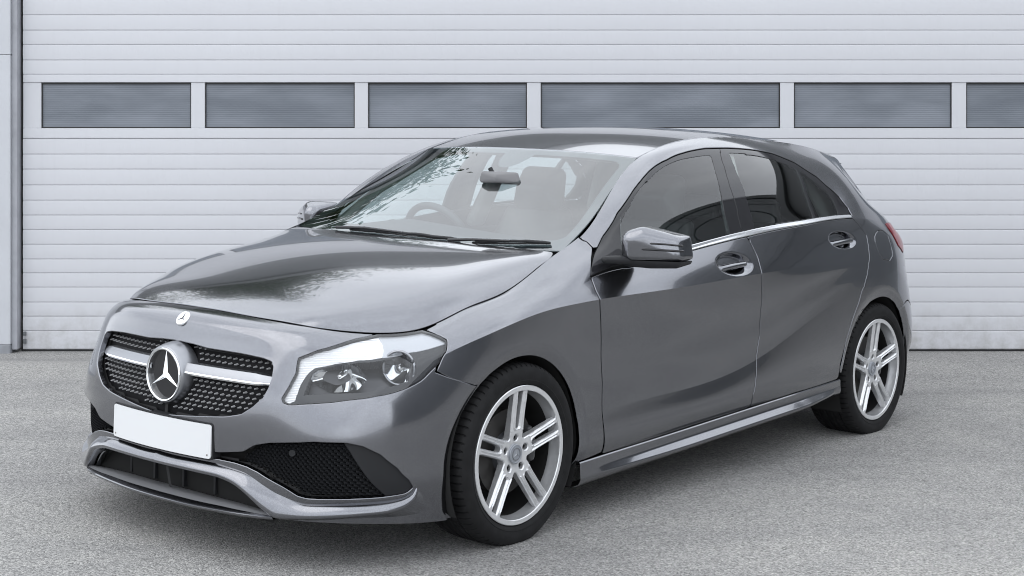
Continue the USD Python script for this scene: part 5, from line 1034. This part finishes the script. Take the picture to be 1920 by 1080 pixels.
def wiper(pivot, mid, tip, blade_a, blade_b):
    w = xform('wiper', car); lift = np.array([.012, 0, .022])
    put('wiper_arm', tube(np.array([screen_at(*pivot) + lift * .7, screen_at(*mid) + lift * .9, screen_at(*tip) + lift * .7]), [.007, .0055, .004], 8), GLOSS_BLACK, w, smooth=50)
    k = np.linspace(0, 1, 14)[:, None]; a, b = np.array(blade_a), np.array(blade_b); L = np.array([screen_at(*(a + (b - a) * t)) for t in k[:, 0]]) + lift * .35
    bow = L + np.array([.002, 0, .005]) * np.sin(k * math.pi) ; put('wiper_blade', tube(bow, np.r_[.003, np.full(12, .0058), .004], 8), PLASTIC, w, smooth=50); put('wiper_rubber', tube(L - lift * .2, .003, 6), RUBBER, w, smooth=50)
wiper((-.46, -.40), (-.25, -.41), (-.06, -.42), (-.42, -.43), (.30, -.405)) if False else None
WP = [((-.47, -.395), (-.30, -.405), (-.09, -.405), (-.40, -.405), (.215, -.405)), ((.17, -.385), (.30, -.395), (.46, -.415), (.29, -.395), (.64, -.44))]
for a in WP: wiper(*a)
def seat(y, x, name='front_seat'):
    s = xform(name, car, loc=(x, y, 0))
    put('seat_cushion', tri(hull([(.18, sx * .20, .44, .07) for sx in (-1, 1)] + [(-.22, sx * .20, .40, .06) for sx in (-1, 1)] + [(.2, sx * .2, .36, .06) for sx in (-1, 1)], 16)), LEATHER, s, smooth=60)
    put('seat_backrest', tri(hull([(-.22, sx * .19, .48, .07) for sx in (-1, 1)] + [(-.36, sx * .20, .82, .06) for sx in (-1, 1)] + [(-.41, sx * .15, 1.00, .045) for sx in (-1, 1)], 16)), LEATHER, s, smooth=60)
    put('headrest', tri(hull([(-.405, sx * .095, 1.06, .045) for sx in (-1, 1)] + [(-.44, sx * .085, 1.19, .04) for sx in (-1, 1)] + [(-.37, sx * .06, 1.13, .04) for sx in (-1, 1)], 16)), LEATHER, s, smooth=60)
    for sx in (-.055, .055): put('headrest_post', tube([(-.41, sx, .99), (-.415, sx, 1.05)], .006, 8), CHROME, s, smooth=60)
seat(-.37, -1.22); seat(.37, -1.12)
rs_ = xform('rear_seat', car, loc=(-2.0, 0, 0))
put('seat_cushion', tri(hull([(a, b * .55, .42, .08) for a in (-.2, .2) for b in (-1, 1)], 14)), LEATHER, rs_, smooth=60)
put('seat_backrest', tri(hull([(-.22, b * .55, .48, .08) for b in (-1, 1)] + [(-.42, b * .52, .93, .06) for b in (-1, 1)], 14)), LEATHER, rs_, smooth=60)
for y in (-.34, 0, .34): put('headrest', tri(hull([(-.44, y + d * .09, .99, .04) for d in (-1, 1)] + [(-.46, y + d * .08, 1.06, .035) for d in (-1, 1)], 12)), LEATHER, rs_, smooth=60)
put('dashboard', tri(hull([(-.60, y, .93, .05) for y in (-.60, .60)] + [(-.42, y, .915, .03) for y in (-.60, .60)] + [(-.85, y, .86, .05) for y in (-.62, .62)] + [(-.75, y, .62, .08) for y in (-.60, .60)] + [(-.74, -.37, .965, .05), (-.64, -.37, .965, .05), (-.74, -.24, .955, .04), (-.74, -.50, .955, .04)], 14)), DASH, car, smooth=50)
sw = xform('steering_wheel', car, matrix=Gf.Matrix4d().SetRotate(Gf.Rotation(Gf.Vec3d(0, 1, 0), 24)) * Gf.Matrix4d().SetTranslate(Gf.Vec3d(-.93, -.37, .90)))
a_ = np.linspace(0, 2 * np.pi, 48, endpoint=False); put('wheel_rim', tube(np.stack([0 * a_, .185 * np.cos(a_), .185 * np.sin(a_)], 1), .016, 10, True), LEATHER, sw, smooth=60)
put('wheel_hub', tri(hull([(.02, -.05, .03, .03), (.02, .05, .03, .03), (.02, 0, -.06, .03)], 12)), PLASTIC, sw, smooth=60)
for a in (0, math.pi, -math.pi / 2): put('wheel_spoke', tube([(.01, .04 * math.cos(a), .04 * math.sin(a)), (0, .18 * math.cos(a), .18 * math.sin(a))], .013, 8), PLASTIC, sw, smooth=60)
put('rear_view_mirror', tri(hull([(-.80 - d * .02, .075 + d * .075, 1.203, .015) for d in (-1, 1)] + [(-.80 - d * .02, .075 + d * .068, 1.224, .014) for d in (-1, 1)] + [(-.785, .075, 1.212, .02)], 14)), principled('mirror_back_grey', (.13, .13, .135), .5), car, smooth=50)
put('mirror_stalk', tube([(-.80, .05, 1.21), (-.80, .02, 1.25)], .010, 8), PLASTIC, car, smooth=60)
put('cabin_floor', tri(rbox((2.6, 1.45, .04), (-1.45, 0, .30), .01)), DASH, car)
put('boot_shelf', tri(rbox((.55, 1.15, .03), (-2.73, 0, .93), .01)), DASH, car)
# inner faces of the doors and pillars
for s in (1, -1):
    put('door_lining', tri(rbox((2.1, .03, .52), (-1.45, s * .775, .66), .01)), DASH, car)
    put('centre_pillar', tri(hull([(-1.60, s * .765, .95, .028), (-1.66, s * .765, .95, .028), (-1.66, s * .62, 1.31, .022), (-1.72, s * .62, 1.31, .022)], 10)), FABRIC, car, smooth=50)
    put('front_pillar_lining', tube([(-.62, s * .69, .98), (-.80, s * .625, 1.13), (-1.10, s * .565, 1.285), (-1.6, s * .55, 1.36), (-2.2, s * .54, 1.345), (-2.7, s * .50, 1.28)], .022, 8), FABRIC, car, smooth=60)
    put('rear_pillar_lining', tri(hull([(-2.50, s * .70, 1.0, .03), (-2.85, s * .66, .98, .03), (-2.42, s * .58, 1.27, .025), (-2.78, s * .50, 1.24, .025)], 10)), FABRIC, car, smooth=50)
